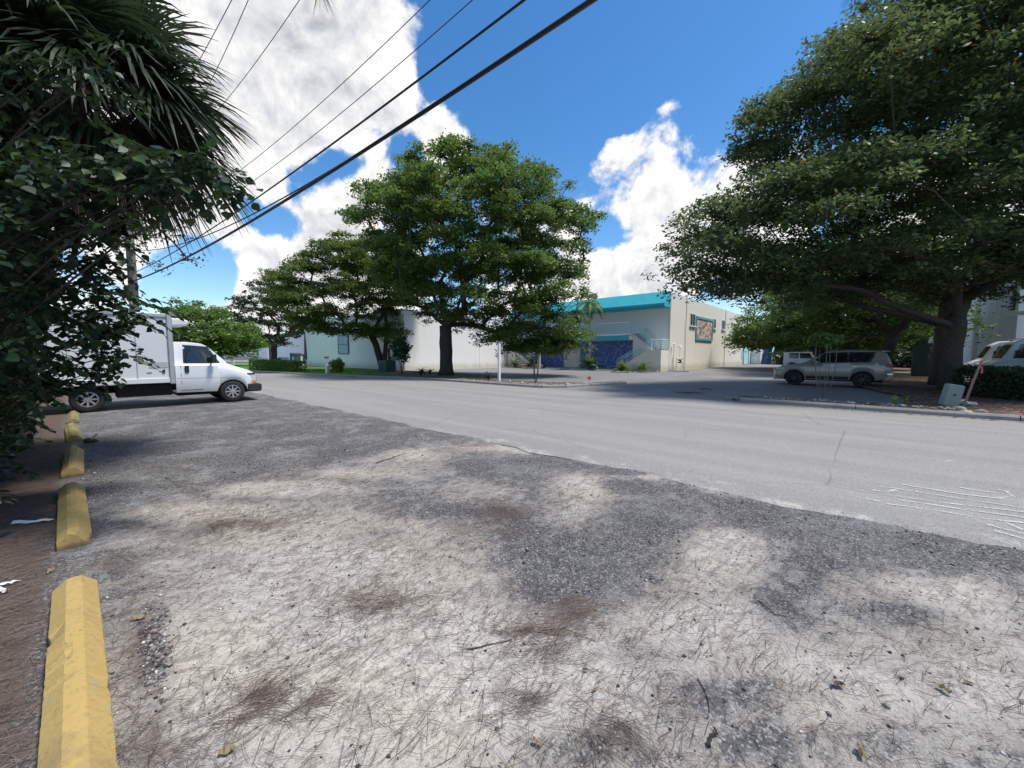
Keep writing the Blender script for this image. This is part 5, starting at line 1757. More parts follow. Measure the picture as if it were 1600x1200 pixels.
def arching(name, label, cat, loc, n, L, width, mat, seed, rise=.9, seg=6, leaflets=14, group=None, spread=1.0, broad=False):
    """a rosette of arching leaves, every leaf a part of its own: pinnate, or broad blades"""
    rp = random.Random(seed)
    t = thing(name, label, cat, loc, rp.uniform(0, 6), group)
    meshes = []
    for variant in range(3):
        mb = MB(); pts = []
        k = rise * rp.uniform(.8, 1.15)
        for i in range(seg + 1):
            u = i / seg
            pts.append(Vector((L * u * (.55 + .45 * u ** .5) * spread, 0, L * (k * u - (k + .25 * rp.uniform(.5, 1.3)) * u * u * .8))))
        if broad:
            vs, fs = [], []
            for i, p in enumerate(pts):
                u = i / seg; w = width * math.sin(PI * min(1, .12 + u * .9)) ** .8
                vs += [(p.x, -w, p.z + w * .3), (p.x, 0, p.z), (p.x, w, p.z + w * .3)]
            for i in range(seg):
                fs += [(i * 3, i * 3 + 1, i * 3 + 4, i * 3 + 3), (i * 3 + 1, i * 3 + 2, i * 3 + 5, i * 3 + 4)]
            mb.add(vs, fs)
        else:
            mb.tube(pts, [.012 * L] * seg + [.004], 3, cap=False)
            for j in range(leaflets):
                u = .15 + .85 * j / leaflets
                f = u * seg; i = min(seg - 1, int(f)); p = pts[i].lerp(pts[i + 1], f - i); d = (pts[i + 1] - pts[i]).normalized()
                w = width * math.sin(PI * min(1, .1 + .85 * u)) + .03
                for sg in (-1, 1):
                    tip = p + Vector((0, sg, 0)) * w + d * w * .6 + Vector((0, 0, -.12 * w))
                    nn = d * (.03 * L + .01)
                    mb.add([p - nn, p + nn, tip], [(0, 1, 2)])
        me = bpy.data.meshes.new('leaf'); me.from_pydata([tuple(v) for v in mb.v], [], mb.f)
        at = me.attributes.new('rnd', 'FLOAT', 'POINT'); at.data.foreach_set('value', [rp.uniform(.2, .9)] * len(mb.v))
        me.materials.append(mat); meshes.append(me)
    for i in range(n):
        o = bpy.data.objects.new('leaf', meshes[i % 3]); COL.objects.link(o); o.parent = t
        o.rotation_euler = (0, rp.uniform(-.9, .25), 2 * PI * (i + rp.uniform(-.3, .3)) / n * (1 if n < 14 else 2.4))
        s_ = rp.uniform(.75, 1.12); o.scale = (s_, s_, s_)
        o.location = (0, 0, rp.uniform(0, .1) * L)
    return t


GCY = 'feathery shrubs along the building front'
arching('cycad', 'large feathery cycad in front of the blue mosaic wall beside the roller shutter', 'plant', (*onY(921, 560, 33.9)[:2], .1), 40, 1.75, .22, LEAF_A, 1, group=GCY)
arching('cycad', 'yellow green cycad at the foot of the right stair', 'plant', (*onY(971, 560, 31.8)[:2], .02), 30, 1.15, .18, LEAF_C, 2, rise=1.2, group=GCY)
arching('cycad', 'feathery cycad before the cream landing block, right of the stair foot', 'plant', (*onY(1003, 560, 33.2)[:2], .02), 26, 1.2, .18, LEAF_A, 3, group=GCY)
arching('cycad', 'dark feathery cycad at the foot of the left stair', 'plant', (*onY(805, 560, 34.0)[:2], .1), 30, 1.2, .18, LEAF_A, 4, rise=1.1, group=GCY)
arching('cycad', 'dark leafy cycad in the low stone planter', 'plant', (-27.4, 34.4, .3), 32, 1.1, .2, LEAF_A, 5, rise=1.2, group=GCY)
arching('bromeliad', 'dark purple leaved plant at the kerb left of the tallest middle tree trunk', 'plant', (*G(658, 590), .1), 18, .75, .07, leafmat('purple_leaf', (.02, .015, .015), (.05, .04, .035), (.09, .08, .05)), 6, broad=True, rise=1.2)
arching('bromeliad', 'small dark rosette plant between the tallest middle tree and the white post', 'plant', (*G(763, 597), .1), 15, .62, .05, bpy.data.materials['purple_leaf'], 7, broad=True, rise=1.3)
arching('bromeliad', 'second low dark rosette right against the trunk of the tallest middle tree', 'plant', (*G(672, 588), .1), 12, .6, .06, LEAF_D, 8, broad=True, rise=1.2)
YEL = leafmat('lime_leaf', (.12, .16, .03), (.26, .30, .06), (.42, .45, .12), .3)
arching('yellow_plant', 'spiky yellow green plant on the kerb bed, left of the pair', 'plant', (*G(1399, 636), .1), 16, .36, .02, YEL, 9, broad=True, rise=1.9, spread=.5, group='yellow green plants on the right kerb bed')
arching('yellow_plant', 'spiky yellow green plant on the kerb bed, right of the pair', 'plant', (*G(1415, 637), .1), 16, .38, .02, YEL, 10, broad=True, rise=1.9, spread=.5, group='yellow green plants on the right kerb bed')
REDF = leafmat('crimson_leaf', (.25, .01, .03), (.45, .02, .06), (.6, .06, .1), .3)
arching('red_flower', 'small crimson flower at the tip of the middle planting bed', 'flower', (*G(921, 597), .1), 9, .28, .06, REDF, 11, broad=True, rise=1.9, spread=.6)
arching('red_flower', 'reddish potted plant at the foot of the left stair', 'flower', (*onY(826, 560, 33.8)[:2], .12), 16, .6, .08, simple('rust_leaf', (.32, .10, .06), .7), 12, broad=True, rise=1.3)

# slim palm in front of the building
pb = onY(921, 560, 34.6)
pt = thing('slim_palm', 'slender palm with a thin pale trunk before the turquoise building', 'palm', (pb[0], 34.6, .1))
MB().tube([(0, 0, 0), (.02, 0, 2), (-.05, 0, 4), (-.02, 0, 6.0)], [.12, .09, .08, .07], 8).build('trunk', barkmat('pale_palm_bark', (.30, .28, .24), (.48, .46, .42), 6), pt, smooth=True)
MB().tube([(-.02, 0, 5.9), (-.01, 0, 6.3), (0, 0, 6.55)], [.08, .09, .04], 8).build('crownshaft', simple('crownshaft_green', (.16, .24, .07), .5), pt, smooth=True)
rp = random.Random(5)
fm = []
for v in range(2):
    mb = MB(); L = 2.0; pts = [Vector((L * u * (.6 + .3 * u), 0, L * ((.55 + .2 * v) * u - 1.05 * u * u))) for u in [i / 7 for i in range(8)]]
    mb.tube(pts, [.025] * 7 + [.006], 3, cap=False)
    for j in range(34):
        u = .1 + .9 * j / 34; f = u * 7; i = min(6, int(f)); p = pts[i].lerp(pts[i + 1], f - i); d = (pts[i + 1] - pts[i]).normalized()
        w = .5 * math.sin(PI * min(1, .18 + .75 * u))
        for sg in (-1, 1):
            tip = p + Vector((0, sg * .8, 0)) * w + d * w * .6 + Vector((0, 0, -.5 * w)); nn = d * .035
            mb.add([p - nn, p + nn, tip], [(0, 1, 2)])
    me = bpy.data.meshes.new('frond'); me.from_pydata([tuple(q) for q in mb.v], [], mb.f)
    at = me.attributes.new('rnd', 'FLOAT', 'POINT'); at.data.foreach_set('value', [.4 + .3 * v] * len(mb.v))
    me.materials.append(LEAF_A); fm.append(me)
for i in range(13):
    o = bpy.data.objects.new('frond', fm[i % 2]); COL.objects.link(o); o.parent = pt; o.location = (0, 0, 6.45)
    o.rotation_euler = (0, rp.uniform(-.35, .45), 2 * PI * i / 13 + rp.uniform(-.2, .2))

# ================================================================== NEAR THINGS
# ---- yellow parking stops
def yellow(name, base, moss=0.0):
    m = Mat(name, .75, 0, .3)
    v = m.co()
    c = m.mix(m.noise(3, 6, .6, v), tuple(x * .88 for x in base), base)
    c = m.mix(m.ramp(m.noise(45, 4, .7, v), .5, .7, 0, .5), c, tuple(x * .5 for x in base))
    c = m.mix(m.ramp(m.noise(6, 8, .75, v, .5), .62, .66), c, (.33, .30, .245))
    c = m.mix(m.ramp(m.noise(22, 5, .7, v, .5), .66, .69), c, (.07, .055, .04))
    c = m.mix(m.ramp(m.noise(2.2, 8, .75, v, .8), .5, .68, 0, .45), c, (.22, .16, .09))
    sz = m.n('ShaderNodeSeparateXYZ'); m.l(v, sz.inputs[0])
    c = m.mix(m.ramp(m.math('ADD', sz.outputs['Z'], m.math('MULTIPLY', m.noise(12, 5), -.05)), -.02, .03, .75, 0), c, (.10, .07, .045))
    if moss: c = m.mix(m.ramp(m.noise(6, 6, .7, v), .5 - moss * .25, .62 - moss * .1, 0, .75), c, (.14, .13, .05))
    m.col(c); m.bump(m.math('ADD', m.noise(70, 4, .7, v), m.math('MULTIPLY', m.noise(9, 4, .7, v), 2)), .35, .006)
    return m.m


YA = yellow('yellow_paint', (.47, .33, .115)); YB = yellow('old_yellow_paint', (.36, .30, .13), .6)
STL = ['nearest yellow concrete parking stop, long and clean edged at the lower left', 'second yellow parking stop from the camera with a chipped near end', 'third yellow parking stop from the camera, short looking with a chipped far corner',
       'fourth stop along the line, dull cracked yellow at the shrub foot', 'farthest mossy yellow stop in the line beside the truck rear wheel']
spans = [(-3.72, -1.86), (-6.55, -4.66), (-9.25, -7.40), (-12.3, -10.35), (-14.9, -13.1)]
for i, (xa, xb) in enumerate(spans):
    rr = random.Random(40 + i)
    n = 60; L = xb - xa; W = .098; H = .122
    prof = [(-W, -.02), (-W, .062), (-.035, .118), (-.008, H), (.03, .12), (W, .052), (W, -.02)]
    vs, fs = [], []
    chips = [(rr.uniform(0, L), rr.uniform(.015, .05), rr.choice((2, 5, 5, 1, 5)), rr.uniform(.008, .03)) for _ in range(5 + 5 * (i > 0))]
    if i == 1: chips += [(L - .02, .12, 5, .05), (L - .03, .09, 3, .035), (L - .01, .10, 4, .035)]
    if i == 2: chips += [(.02, .14, 5, .05), (.03, .1, 4, .03)]
    for k in range(n + 1):
        x = -L / 2 + L * k / n
        for j, (y, z) in enumerate(prof):
            y2, z2 = y + rr.gauss(0, .0006), z + rr.gauss(0, .0006) * (j not in (0, 6))
            for (cx_, cr, cj, cd) in chips:
                d = abs(x + L / 2 - cx_)
                if j == cj and d < cr:
                    f = cd * (1 - d / cr) ** .5 * rr.uniform(.6, 1)
                    z2 -= f * .8; y2 -= f * .7 * (1 if y > 0 else -1)
            vs.append((x, y2, z2))
    q = len(prof)
    for k in range(n):
        for j in range(q - 1): fs.append((k * q + j, k * q + j + 1, (k + 1) * q + j + 1, (k + 1) * q + j))
    fs.append(tuple(range(q))); fs.append(tuple(range(n * q, n * q + q))[::-1])
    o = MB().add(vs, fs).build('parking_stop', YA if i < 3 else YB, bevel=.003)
    o.location = ((xa + xb) / 2, -.072 - .01 * (i % 2), .0); o.rotation_euler = (0, 0, (0, R(.6), R(-.8), R(1.2), R(-.5))[i])
    tag(o, STL[i], 'parking stop', 'yellow parking stops along the shrub edge')

# ---- scraps and stones
def scrap(px, py, L, W, label, col, cat='litter', name='paper_scrap', ang=None):
    rr = random.Random(px)
    vs = []; n = 7
    for k in range(n + 1):
        u = k / n
        w = W * (.5 + .5 * math.sin(PI * (.15 + .7 * u))) * rr.uniform(.7, 1.1)
        vs += [(L * (u - .5), -w, .012 + rr.uniform(0, .02)), (L * (u - .5), 0, .02 + rr.uniform(0, .02)), (L * (u - .5), w, .008 + rr.uniform(0, .02))]
    fs = []
    for k in range(n): fs += [(k * 3, k * 3 + 1, k * 3 + 4, k * 3 + 3), (k * 3 + 1, k * 3 + 2, k * 3 + 5, k * 3 + 4)]
    o = MB().add(vs, fs).build(name, col)
    x, y = G(px, py); o.location = (x, y, hgt(x, y)); o.rotation_euler = (0, 0, rr.uniform(0, 6) if ang is None else ang)
    tag(o, label, cat)


PAPER = simple('torn_paper', (.62, .62, .60), .8, var=.1, scale=20)
BARKP = simple('bark_bit', (.10, .06, .045), .9, var=.4, scale=20)
DRY = simple('dry_leaf', (.26, .19, .10), .8, var=.3, scale=20)
scrap(52, 818, .30, .035, 'long torn white scrap lying beside the second yellow stop', PAPER, ang=.9)
scrap(12, 915, .12, .02, 'small white scrap at the left edge beside the nearest stop', PAPER, ang=1.2)
scrap(5, 925, .10, .015, 'thin white strip at the left edge below the small scrap', PAPER, ang=.4)
scrap(218, 968, .07, .014, 'curled yellowish leaf right of the nearest yellow stop', DRY)
scrap(355, 1176, .055, .014, 'curled tan leaf near the bottom edge left of centre', DRY)
scrap(840, 1165, .04, .011, 'dry tan leaf near the bottom centre', DRY)
scrap(1345, 1180, .055, .013, 'flat grey brown leaf at the lower right', DRY)
scrap(1475, 1085, .05, .013, 'pale leaf low in the ground at the right', DRY)
scrap(1310, 1075, .05, .016, 'brown curled leaf in the lower right ground', BARKP)
scrap(78, 895, .05, .012, 'small curled yellow leaf at the near stop far end', DRY)


def twig(pts, r, label, name='twig', mat=None):
    P_ = []
    for px, py in pts:
        x, y = G(px, py); P_.append(Vector((x, y, hgt(x, y) + r * 1.2 + .003)))
    res = [P_[0]]
    for a, b in zip(P_[:-1], P_[1:]):
        for j in (1, 2, 3): res.append(a.lerp(b, j / 3) + Vector((random.uniform(-1, 1), random.uniform(-1, 1), 0)) * r * 1.5)
    base = res[0].copy()
    mb = MB().tube([p - base for p in res], [r * (1 - .6 * i / len(res)) for i in range(len(res))], 5)
    o = mb.build(name, mat or BARK, smooth=True); o.location = base
    tag(o, label, 'twig')


twig([(588, 723), (610, 716), (635, 708)], .007, 'thin grey stick lying beside the pale patch in the middle ground')
twig([(1108, 1168), (1112, 1150), (1122, 1141)], .008, 'short dark stick in the lower ground right of centre')
twig([(730, 1014), (760, 1008), (800, 998)], .004, 'dark curved stick along the large needle drift')
twig([(1090, 1060), (1105, 1085), (1108, 1115)], .003, 'thin curved brown twig lower right of centre')
twig([(835, 985), (880, 980), (930, 1000)], .003, 'fine twig crossing the needle drift')
twig([(1185, 938), (1210, 960), (1250, 968)], .003, 'fine dark twig right of the pale sand patch')
# broken pieces beside the third stop
bp_ = thing('bark_pieces', 'broken dark bark piece with a pale splinter beside the third yellow stop', 'debris', (*G(140, 692), 0))
MB().tube([(-.12, -.05, .03), (0, .0, .05), (.08, .1, .03)], [.035, .05, .02], 6).build('bark', BARKP, bp_, smooth=True)
MB().tube([(.02, 0, .03), (.06, .1, .16)], [.022, .014], 6).build('splinter', simple('pale_wood', (.5, .45, .38), .8), bp_)
# red twig scrap on the drive and a black one
for px, py, lb, s_ in ((1085, 616, 'reddish leaf twig lying in the car park entrance', .35), (1068, 616, 'dark leaf twig lying in the car park entrance', .3), (1103, 610, 'small dark twig farther up the car park entrance', .25)):
    x, y = G(px, py); mb = MB()
    mb.tube([(-s_, 0, .03), (0, .05, .05), (s_, 0, .03)], [.012, .02, .008], 4)
    for k in range(9):
        a = random.uniform(0, 6); u = random.uniform(-s_, s_)
        mb.add([(u, 0, .04), (u + .1 * math.cos(a), .1 * math.sin(a), .07), (u + .1 * math.cos(a + .7), .1 * math.sin(a + .7), .03)], [(0, 1, 2)])
    o = mb.build('fallen_twig', simple('rust_twig', (.20, .07, .04), .9) if 'red' in lb else BARKP); o.location = (x, y, .02)
    tag(o, lb, 'twig')
for i, (px, py, s_, lb) in enumerate(((1513, 633, .16, 'pale limestone rock beside the leaning stake'), (1498, 641, .13, 'small pale rock at the foot of the leaning stake'), (1508, 646, .11, 'flat pale rock on the kerb near the leaning stake'), (1532, 645, .10, 'flat grey rock right of the leaning stake'))):
    mb = MB(); mb.ball((0, 0, 0), s_, 9, (1.2, .8, .55), .35); o = mb.build('rock', STONEM, smooth=True); x, y = G(px, py, .1); o.location = (x, y, .13)
    tag(o, lb, 'rock')
mb_n = 46
rk = random.Random(9)
V_ = np.array([(x, (14.75 if x < -10.8 else 15.2) + rk.uniform(-.05, .45), .10) for x in [rk.uniform(-18, -11) if rk.random() < .5 else rk.uniform(-2.6, 2.0) for _ in range(420)]])
V2_ = np.array([(-10.3 + 1.1 * t + rk.uniform(-.3, .1), 15.2 + 4 * t, .10) for t in [rk.random() for _ in range(160)]])
o = pebbles(580, np.vstack([V_, V2_]), rng.gamma(1.8, .014, 580) + .008, 'bed_stones', simple('limestone_chips', (.38, .34, .28), .9, var=.5, scale=2))
tag(o, 'pale broken limestone chips edging the planting beds', 'stones', kind='stuff')

# ---- street furniture
wp = thing('white_post', 'plain white square post at the kerb of the middle planting bed', 'post', (*G(780, 598), .08))
MB().box(-.06, .06, -.06, .06, -.05, 2.08).build('shaft', WHITEP, wp, bevel=.008)
MB().box(-.065, .065, -.065, .065, 2.081, 2.14).build('cap', STEEL, wp, bevel=.01)

sx_, sy_ = G(838, 600)
sg_ = thing('parking_sign', 'blue parking sign on a post with white symbol behind the sapling at the bed corner', 'sign', (onY(835, 560, 33.2)[0], 33.2, .0))
MB().box(-.04, .04, -.03, .03, 0, 2.1).build('post', WHITEP, sg_)
MB().box(-.30, .30, -.06, -.035, .95, 2.15).build('panel', simple('sign_blue', (.02, .04, .16), .5), sg_, bevel=.01)
mb = MB(); 
for (x0, x1, z0, z1) in ((-.16, -.10, 1.42, 1.78), (.08, .14, 1.42, 1.78), (-.10, .08, 1.72, 1.78), (-.10, .08, 1.42, 1.48)): mb.box(x0, x1, -.066, -.061, z0, z1)
mb.build('symbol', WHITEP, sg_)
# sapling cage of bare stems with a leafy tuft
def stems_plant(name, label, loc, stems, h, tuft, mat, seed, stemmat=BARK, r=.018, crown_z=None, nleaf=260, leaf=.09, spread=.35, bow=.35):
    rr = random.Random(seed); nr = np.random.default_rng(seed)
    t = thing(name, label, 'shrub', loc)
    for i in range(stems):
        a = 2 * PI * i / stems + rr.uniform(-.4, .4)
        bx = math.cos(a) * spread; by = math.sin(a) * spread
        hh = h * rr.uniform(.8, 1.05)
        MB().tube([(0, 0, -.05), (bx * bow * 2, by * bow * 2, hh * .22), (bx, by, hh * .6), (bx * 1.05, by * 1.05, hh)], [r, r, r * .8, r * .5], 5).build('stem', stemmat, t)
    if tuft:
        C = nr.normal(0, 1, (nleaf, 3)) * np.array([tuft, tuft, tuft * .5]) + np.array([0, 0, crown_z or h])
        leaves_np('foliage', C, nr, leaf, mat, t, flat=.35, aspect=.4)
    return t


stems_plant('sapling', 'thin dark stemmed sapling at the right end of the middle bed', (*G(837, 601), .08), 5, 1.5, 0, LEAF_D, 3, spread=.16)
tk = thing('young_palm', 'young palm with yellowing leaves and a pale trunk behind the sapling', 'palm', (onY(842, 560, 33.9)[0], 33.9, .0))
MB().tube([(0, 0, 0), (.05, 0, 1.2), (0, 0, 2.3)], [.22, .2, .16], 10).build('trunk', simple('pale_trunk', (.6, .58, .53), .8, dirt=.3), tk, smooth=True)
nr_ = np.random.default_rng(4)
leaves_np('crown', nr_.normal(0, 1, (420, 3)) * np.array([.45, .45, .5]) + np.array([0, 0, 3.0]), nr_, .22, LEAF_Y, tk, flat=.1, aspect=.2)
stems_plant('sapling', 'tall pale stemmed sapling with a green leaf tuft in front of the grey green car', (*G(1285, 624), .1), 6, 2.15, .22, LEAF_C, 7, stemmat=simple('pale_stem', (.17, .145, .11), .9), spread=.3, crown_z=1.95, nleaf=300, leaf=.11, r=.014)

tf = thing('transformer_box', 'dark green metal transformer box on a slab beside the two stemmed tree', 'utility box', (*G(605, 583), .06))
GBOX = simple('transformer_green', (.018, .06, .048), .5, var=.12, scale=3, dirt=.3)
MB().prism([(-.62, 0), (.62, 0), (.62, .95), (.5, 1.02), (-.5, 1.02), (-.62, .95)], -.45, .45).build('cabinet', GBOX, tf, bevel=.02)
MB().box(-.75, .75, -.6, .6, -.05, .0).build('slab', CONCR, tf)
MB().box(-.01, .01, -.47, -.455, .05, .9).build('door_gap', DARK, tf)
tf2 = thing('notice_sign', 'small white notice on two stakes behind the green transformer box', 'sign', (onY(598, 556, 19.2)[0], 19.2, .05))
MB().box(-.42, .42, -.02, .02, 1.25, 1.78).build('panel', WHITEP, tf2)
mb = MB()
rr = random.Random(2)
x = -.34
while x < .33:
    w = rr.uniform(.04, .09); mb.box(x, x + w, -.026, -.021, 1.44, 1.60); x += w + .03
mb.build('lettering', BLACKP, tf2)
for x in (-.25, .3): MB().box(x - .025, x + .025, .02, .06, 0, 1.78).build('stake', BARK2, tf2)
tf3 = thing('rusty_post', 'short weathered post right of the small white notice', 'post', (onY(608, 560, 19.4)[0], 19.4, .05))
MB().box(-.07, .07, -.07, .07, 0, 1.9).build('shaft', BARK2, tf3, bevel=.01)
MB().ball((0, 0, 1.95), .14, 8).build('top', BARKP, tf3, smooth=True)

st_ = thing('standpipe', 'white standpipe with a reddish brown fitting on the lawn before the warehouse', 'post', (*G(511, 585), .05))
MB().box(-.11, .11, -.08, .08, 0, .75).build('lower_post', WHITEP, st_, bevel=.01)
MB().tube([(0, 0, .7), (0, 0, 1.55)], .035, 6).build('pipe', WHITEP, st_)
MB().tube([(-.3, 0, 1.28), (.3, 0, 1.28)], .05, 6).tube([(-.26, 0, 1.2), (-.26, 0, 1.35)], .07, 6).tube([(.26, 0, 1.2), (.26, 0, 1.35)], .07, 6).build('fitting', simple('rust_brown', (.25, .12, .07), .8), st_)
MB().box(.12, .26, -.07, .07, 0, .62).build('meter_box', STEEL, st_, bevel=.01)
mk = thing('marker_rod', 'thin dark rod standing in the lawn between hedge and standpipe', 'post', (*G(486, 584), .05))
MB().tube([(0, 0, 0), (0, 0, .95)], .02, 5).build('rod', STEEL, mk)
mk = thing('marker_stake', 'short pale stake in front of the clipped hedge', 'post', (*G(465, 582), .05))
MB().box(-.04, .04, -.03, .03, 0, .8).build('stake', CONCR, mk)
dp = onY(465, 560, 26)
ds = thing('dumpster', 'dark green dumpster with a pale notice behind the clipped hedge', 'dumpster', (dp[0] , 26, .0))
MB().prism([(-1.3, .15), (1.3, .15), (1.3, 1.45), (-1.3, 1.75)], -.8, .8).build('bin', simple('dumpster_green', (.015, .06, .055), .6, dirt=.3), ds, bevel=.02)
MB().prism([(-1.34, 1.76), (1.34, 1.46), (1.34, 1.52), (-1.34, 1.83)], -.85, .85).build('lid', BLACKP, ds)
MB().box(-.1, .8, -.83, -.81, .6, 1.2).build('notice', simple('notice_blue', (.3, .42, .6), .6), ds)
bo = thing('bollard', 'yellowish white bollard beside the dumpster', 'bollard', (onY(471, 560, 23.5)[0], 23.5, .0))
MB().tube([(0, 0, 0), (0, 0, 1.35)], .14, 10).build('shaft', simple('cream_bollard', (.65, .6, .4), .7), bo)
for i, (px, w, h, lb) in enumerate(((452, 1.0, 1.1, 'brown wooden crate stack left of the dumpster'), (440, .8, .9, 'low pallet pile far left of the dumpster'))):
    q = onY(px, 562, 27); o = thing('pallet_stack', lb, 'pallets', (q[0] - 3, 27, 0))
    for k in range(5): MB().box(-w, w, -.6, .6, k * h / 5, k * h / 5 + .12).build('pallet', BARK2 if k == 0 else BARK2, o)
pf = thing('low_fence', 'low pipe rail fence behind the bonnet of the white truck', 'fence', (-70, 16, 0))
for x in (0, 4, 8, 12): MB().tube([(x, 0, 0), (x, 0, 1.0)], .05, 5).build('post', WHITEP, pf)
MB().tube([(0, 0, 1.0), (12, 0, 1.0)], .04, 5).build('rail', WHITEP, pf)

ub = thing('utility_cabinet', 'tall dark green cabinet between the tree trunks at the right', 'utility box', (*G(1439, 590), .1))
MB().box(-.48, .48, -.4, .4, 0, 2.15).build('cabinet', simple('dark_cabinet_green', (.012, .035, .030), .5, dirt=.2), ub, bevel=.02)
MB().box(-.5, .5, -.42, .42, 2.151, 2.2).build('lid', BLACKP, ub)
MB().prism([(.18, 2.2), (.46, 2.2), (.36, 2.62), (.28, 2.62)], -.08, .08).build('vent', WHITEP, ub)

pd = thing('pedestal_box', 'leaning grey green utility pedestal on the kerb bed under the big right tree', 'utility box', (*G(1481, 634, .1), .10))
PGR = simple('pedestal_grey', (.27, .32, .29), .6, var=.08, dirt=.3, scale=4)
c = MB().prism([(-.17, 0), (.17, 0), (.17, .58), (.14, .62), (-.14, .62), (-.17, .58)], -.12, .12).build('cabinet', PGR, pd, bevel=.02)
c.rotation_euler = (R(3), R(9), HEAD - R(20))
c2 = MB().box(-.2, .2, -.14, .14, -.1, -.003).build('foot', BLACKP, pd); c2.rotation_euler = c.rotation_euler
c3 = MB().box(-.02, .02, -.130, -.122, .3, .36).build('latch', BLACKP, pd); c3.rotation_euler = c.rotation_euler
MB().tube([(.2, .1, .14), (.32, .1, .18), (.42, .12, .08)], .03, 6).build('conduit', WHITEP, pd)
a = Vector((*G(1503, 638, .1), .08))
sk = thing('marker_stake', 'leaning wooden survey stake with pink ribbon beside the grey pedestal', 'stake', a)
tilt = Vector((RT.x * .42, RT.y * .42, 1.30))
MB().tube([(0, 0, -.1), tilt * .5, tilt], [.035, .035, .032], 4).build('stake', simple('stake_wood', (.26, .15, .12), .9), sk)
mb = MB()
PINK = simple('pink_ribbon', (.75, .10, .22), .5)
for k in range(3):
    q = tilt * .9
    mb.tube([q, q + RT * .08 + Vector((0, 0, -.04 - .03 * k)), q + RT * (.05 + .02 * k) + Vector((0, 0, -.2))], .012, 4)
mb.build('ribbon', PINK, sk)
pk = MB(); pk.tube([(0, 0, 0), (.05, .03, .14), (.12, 0, .05), (.2, .05, .12)], .012, 4)
o = pk.build('pink_tape', PINK); o.location = (*G(1596, 652, .1), .12); tag(o, 'scrap of pink tape on the kerb bed at the right edge', 'tape')

# ---- utility pole and overhead lines
PX, PY = -30.4, 2.45
pole = thing('utility_pole', 'grey utility pole rising behind the leafy shrub beyond the white truck', 'pole', (PX, PY, 0))
MB().tube([(0, 0, -.2), (0, 0, 12.2)], [.24, .16], 12).build('shaft', simple('pole_concrete', (.20, .18, .16), .9, dirt=.4), pole, smooth=True)
MB().box(-.08, .08, -1.1, 1.1, 11.2, 11.32).build('crossarm', BARK2, pole, bevel=.01)
for y in (-1.0, -.3, 1.0): MB().lathe([(.02, 0), (.06, .02), (.045, .08), (.06, .12), (.02, .18)], 8, c=(0, y, 11.32)).build('insulator', STEEL, pole, smooth=True)
MB().ball((.4, .25, 5.9), .12, 8).build('cable_clamp', BLACKP, pole, smooth=True)


def wire(pix, zpole, r, label, yoff=0.0, xend=28):
    """lie in one upright plane along the road; heights fitted through where the line shows"""
    pts = []
    for px, py in pix:
        X, Y, Z = ray(px, py)
        # plane: y = PY + yoff + k (x - PX)
        k = .062
        t = (PY + yoff - k * PX) / (Y - k * X)
        pts.append((X * t, CAM_H + Z * t))
    xs_ = [p[0] for p in pts] + ([PX] if zpole else []); zs_ = [p[1] for p in pts] + ([zpole] if zpole else [])
    co = np.polyfit(xs_, zs_, 2)
    if co[0] < 0.0012: co = np.polyfit(xs_, np.array(zs_) - .0018 * np.array(xs_) ** 2, 1); co = np.array([.0018, co[0], co[1]])
    P_ = []
    for x in np.linspace(PX + .15, xend, 60):
        P_.append(Vector((x - PX, yoff + .062 * (x - PX), float(np.polyval(co, x)))))
    o = MB().tube(P_, r, 5).build('power_line', BLACKP, smooth=True); o.location = (PX, PY, 0)
    tag(o, label, 'cable', 'overhead lines along the road')


wire([(925, 0), (700, 160), (500, 278), (380, 345), (235, 431)], None, .034, 'thickest lowest black cable bundle crossing the sky', 0)
wire([(912, 3), (690, 160), (490, 280), (375, 345)], None, .016, 'thinner cable strapped just above the thickest bundle', 0)
wire([(825, 0), (600, 165), (400, 305), (290, 385)], None, .018, 'second black cable above the thickest bundle', 0)
wire([(748, 0), (600, 110), (392, 288)], 8.0, .007, 'thin wire between the second cable and the upper wires', 0)
wire([(680, 0), (540, 115), (385, 262)], 8.9, .007, 'thin wire fourth from the thick bundle', 0)
wire([(468, 0), (375, 130)], 11.5, .008, 'upper thin wire nearest the palm crown', .2)
wire([(388, 0), (366, 50)], 11.5, .008, 'upper thin wire just beside the palm tips', -.6)
wire([(362, 0), (340, 42)], 11.5, .008, 'upper thin wire hidden mostly by the palm tips', -1.0)

make_tree('shade_tree', 'fine leaved tree reaching over the utility pole beyond the white truck', 'tree', (-27, -1.2, .0),
          [(4.2, -4, 3.6), (5.6, -5, 5.6), (7.0, -5, 6.4), (8.4, -3.5, 4.4), (9.2, -2, 2)], 3.2, .28, 46, LEAF_D, 111, pad_r=1.5, per=46, leaf=.10, grp=9, twig=.2, flatpad=.25)
make_tree('shade_tree', 'leafy tree mass behind the truck box and the shrub at the left', 'tree', (-24, -6.5, .0),
          [(.8, -5, 3.5), (3, -6, 3.6), (5.6, -6, 3), (7.5, -4, 2)], 2.2, .3, 60, LEAF_D, 113, pad_r=1.7, per=50, leaf=.14, grp=8, twig=.25, thin_low=False)

# ---- fan palm at the upper left
pc = atdepth(128, 112, 5.2)
pal = thing('fan_palm', 'tall fan palm with drooping green and dead brown fronds at the upper left', 'palm', (pc.x, pc.y, 0))
MB().tube([(-2.2, -1.9, -.1), (-1.2, -1.0, 2.2), (0, 0, pc.z)], [.20, .16, .15], 12).build('trunk', barkmat('palm_trunk_bark', (.06, .05, .04), (.16, .13, .10), 6), pal, smooth=True)
PALMG = leafmat('palm_green', (.010, .024, .010), (.024, .046, .019), (.055, .080, .036), .22, .5)
PALMD = leafmat('palm_dead', (.05, .036, .022), (.11, .085, .055), (.19, .155, .11), .15, .7)
rp = random.Random(77)


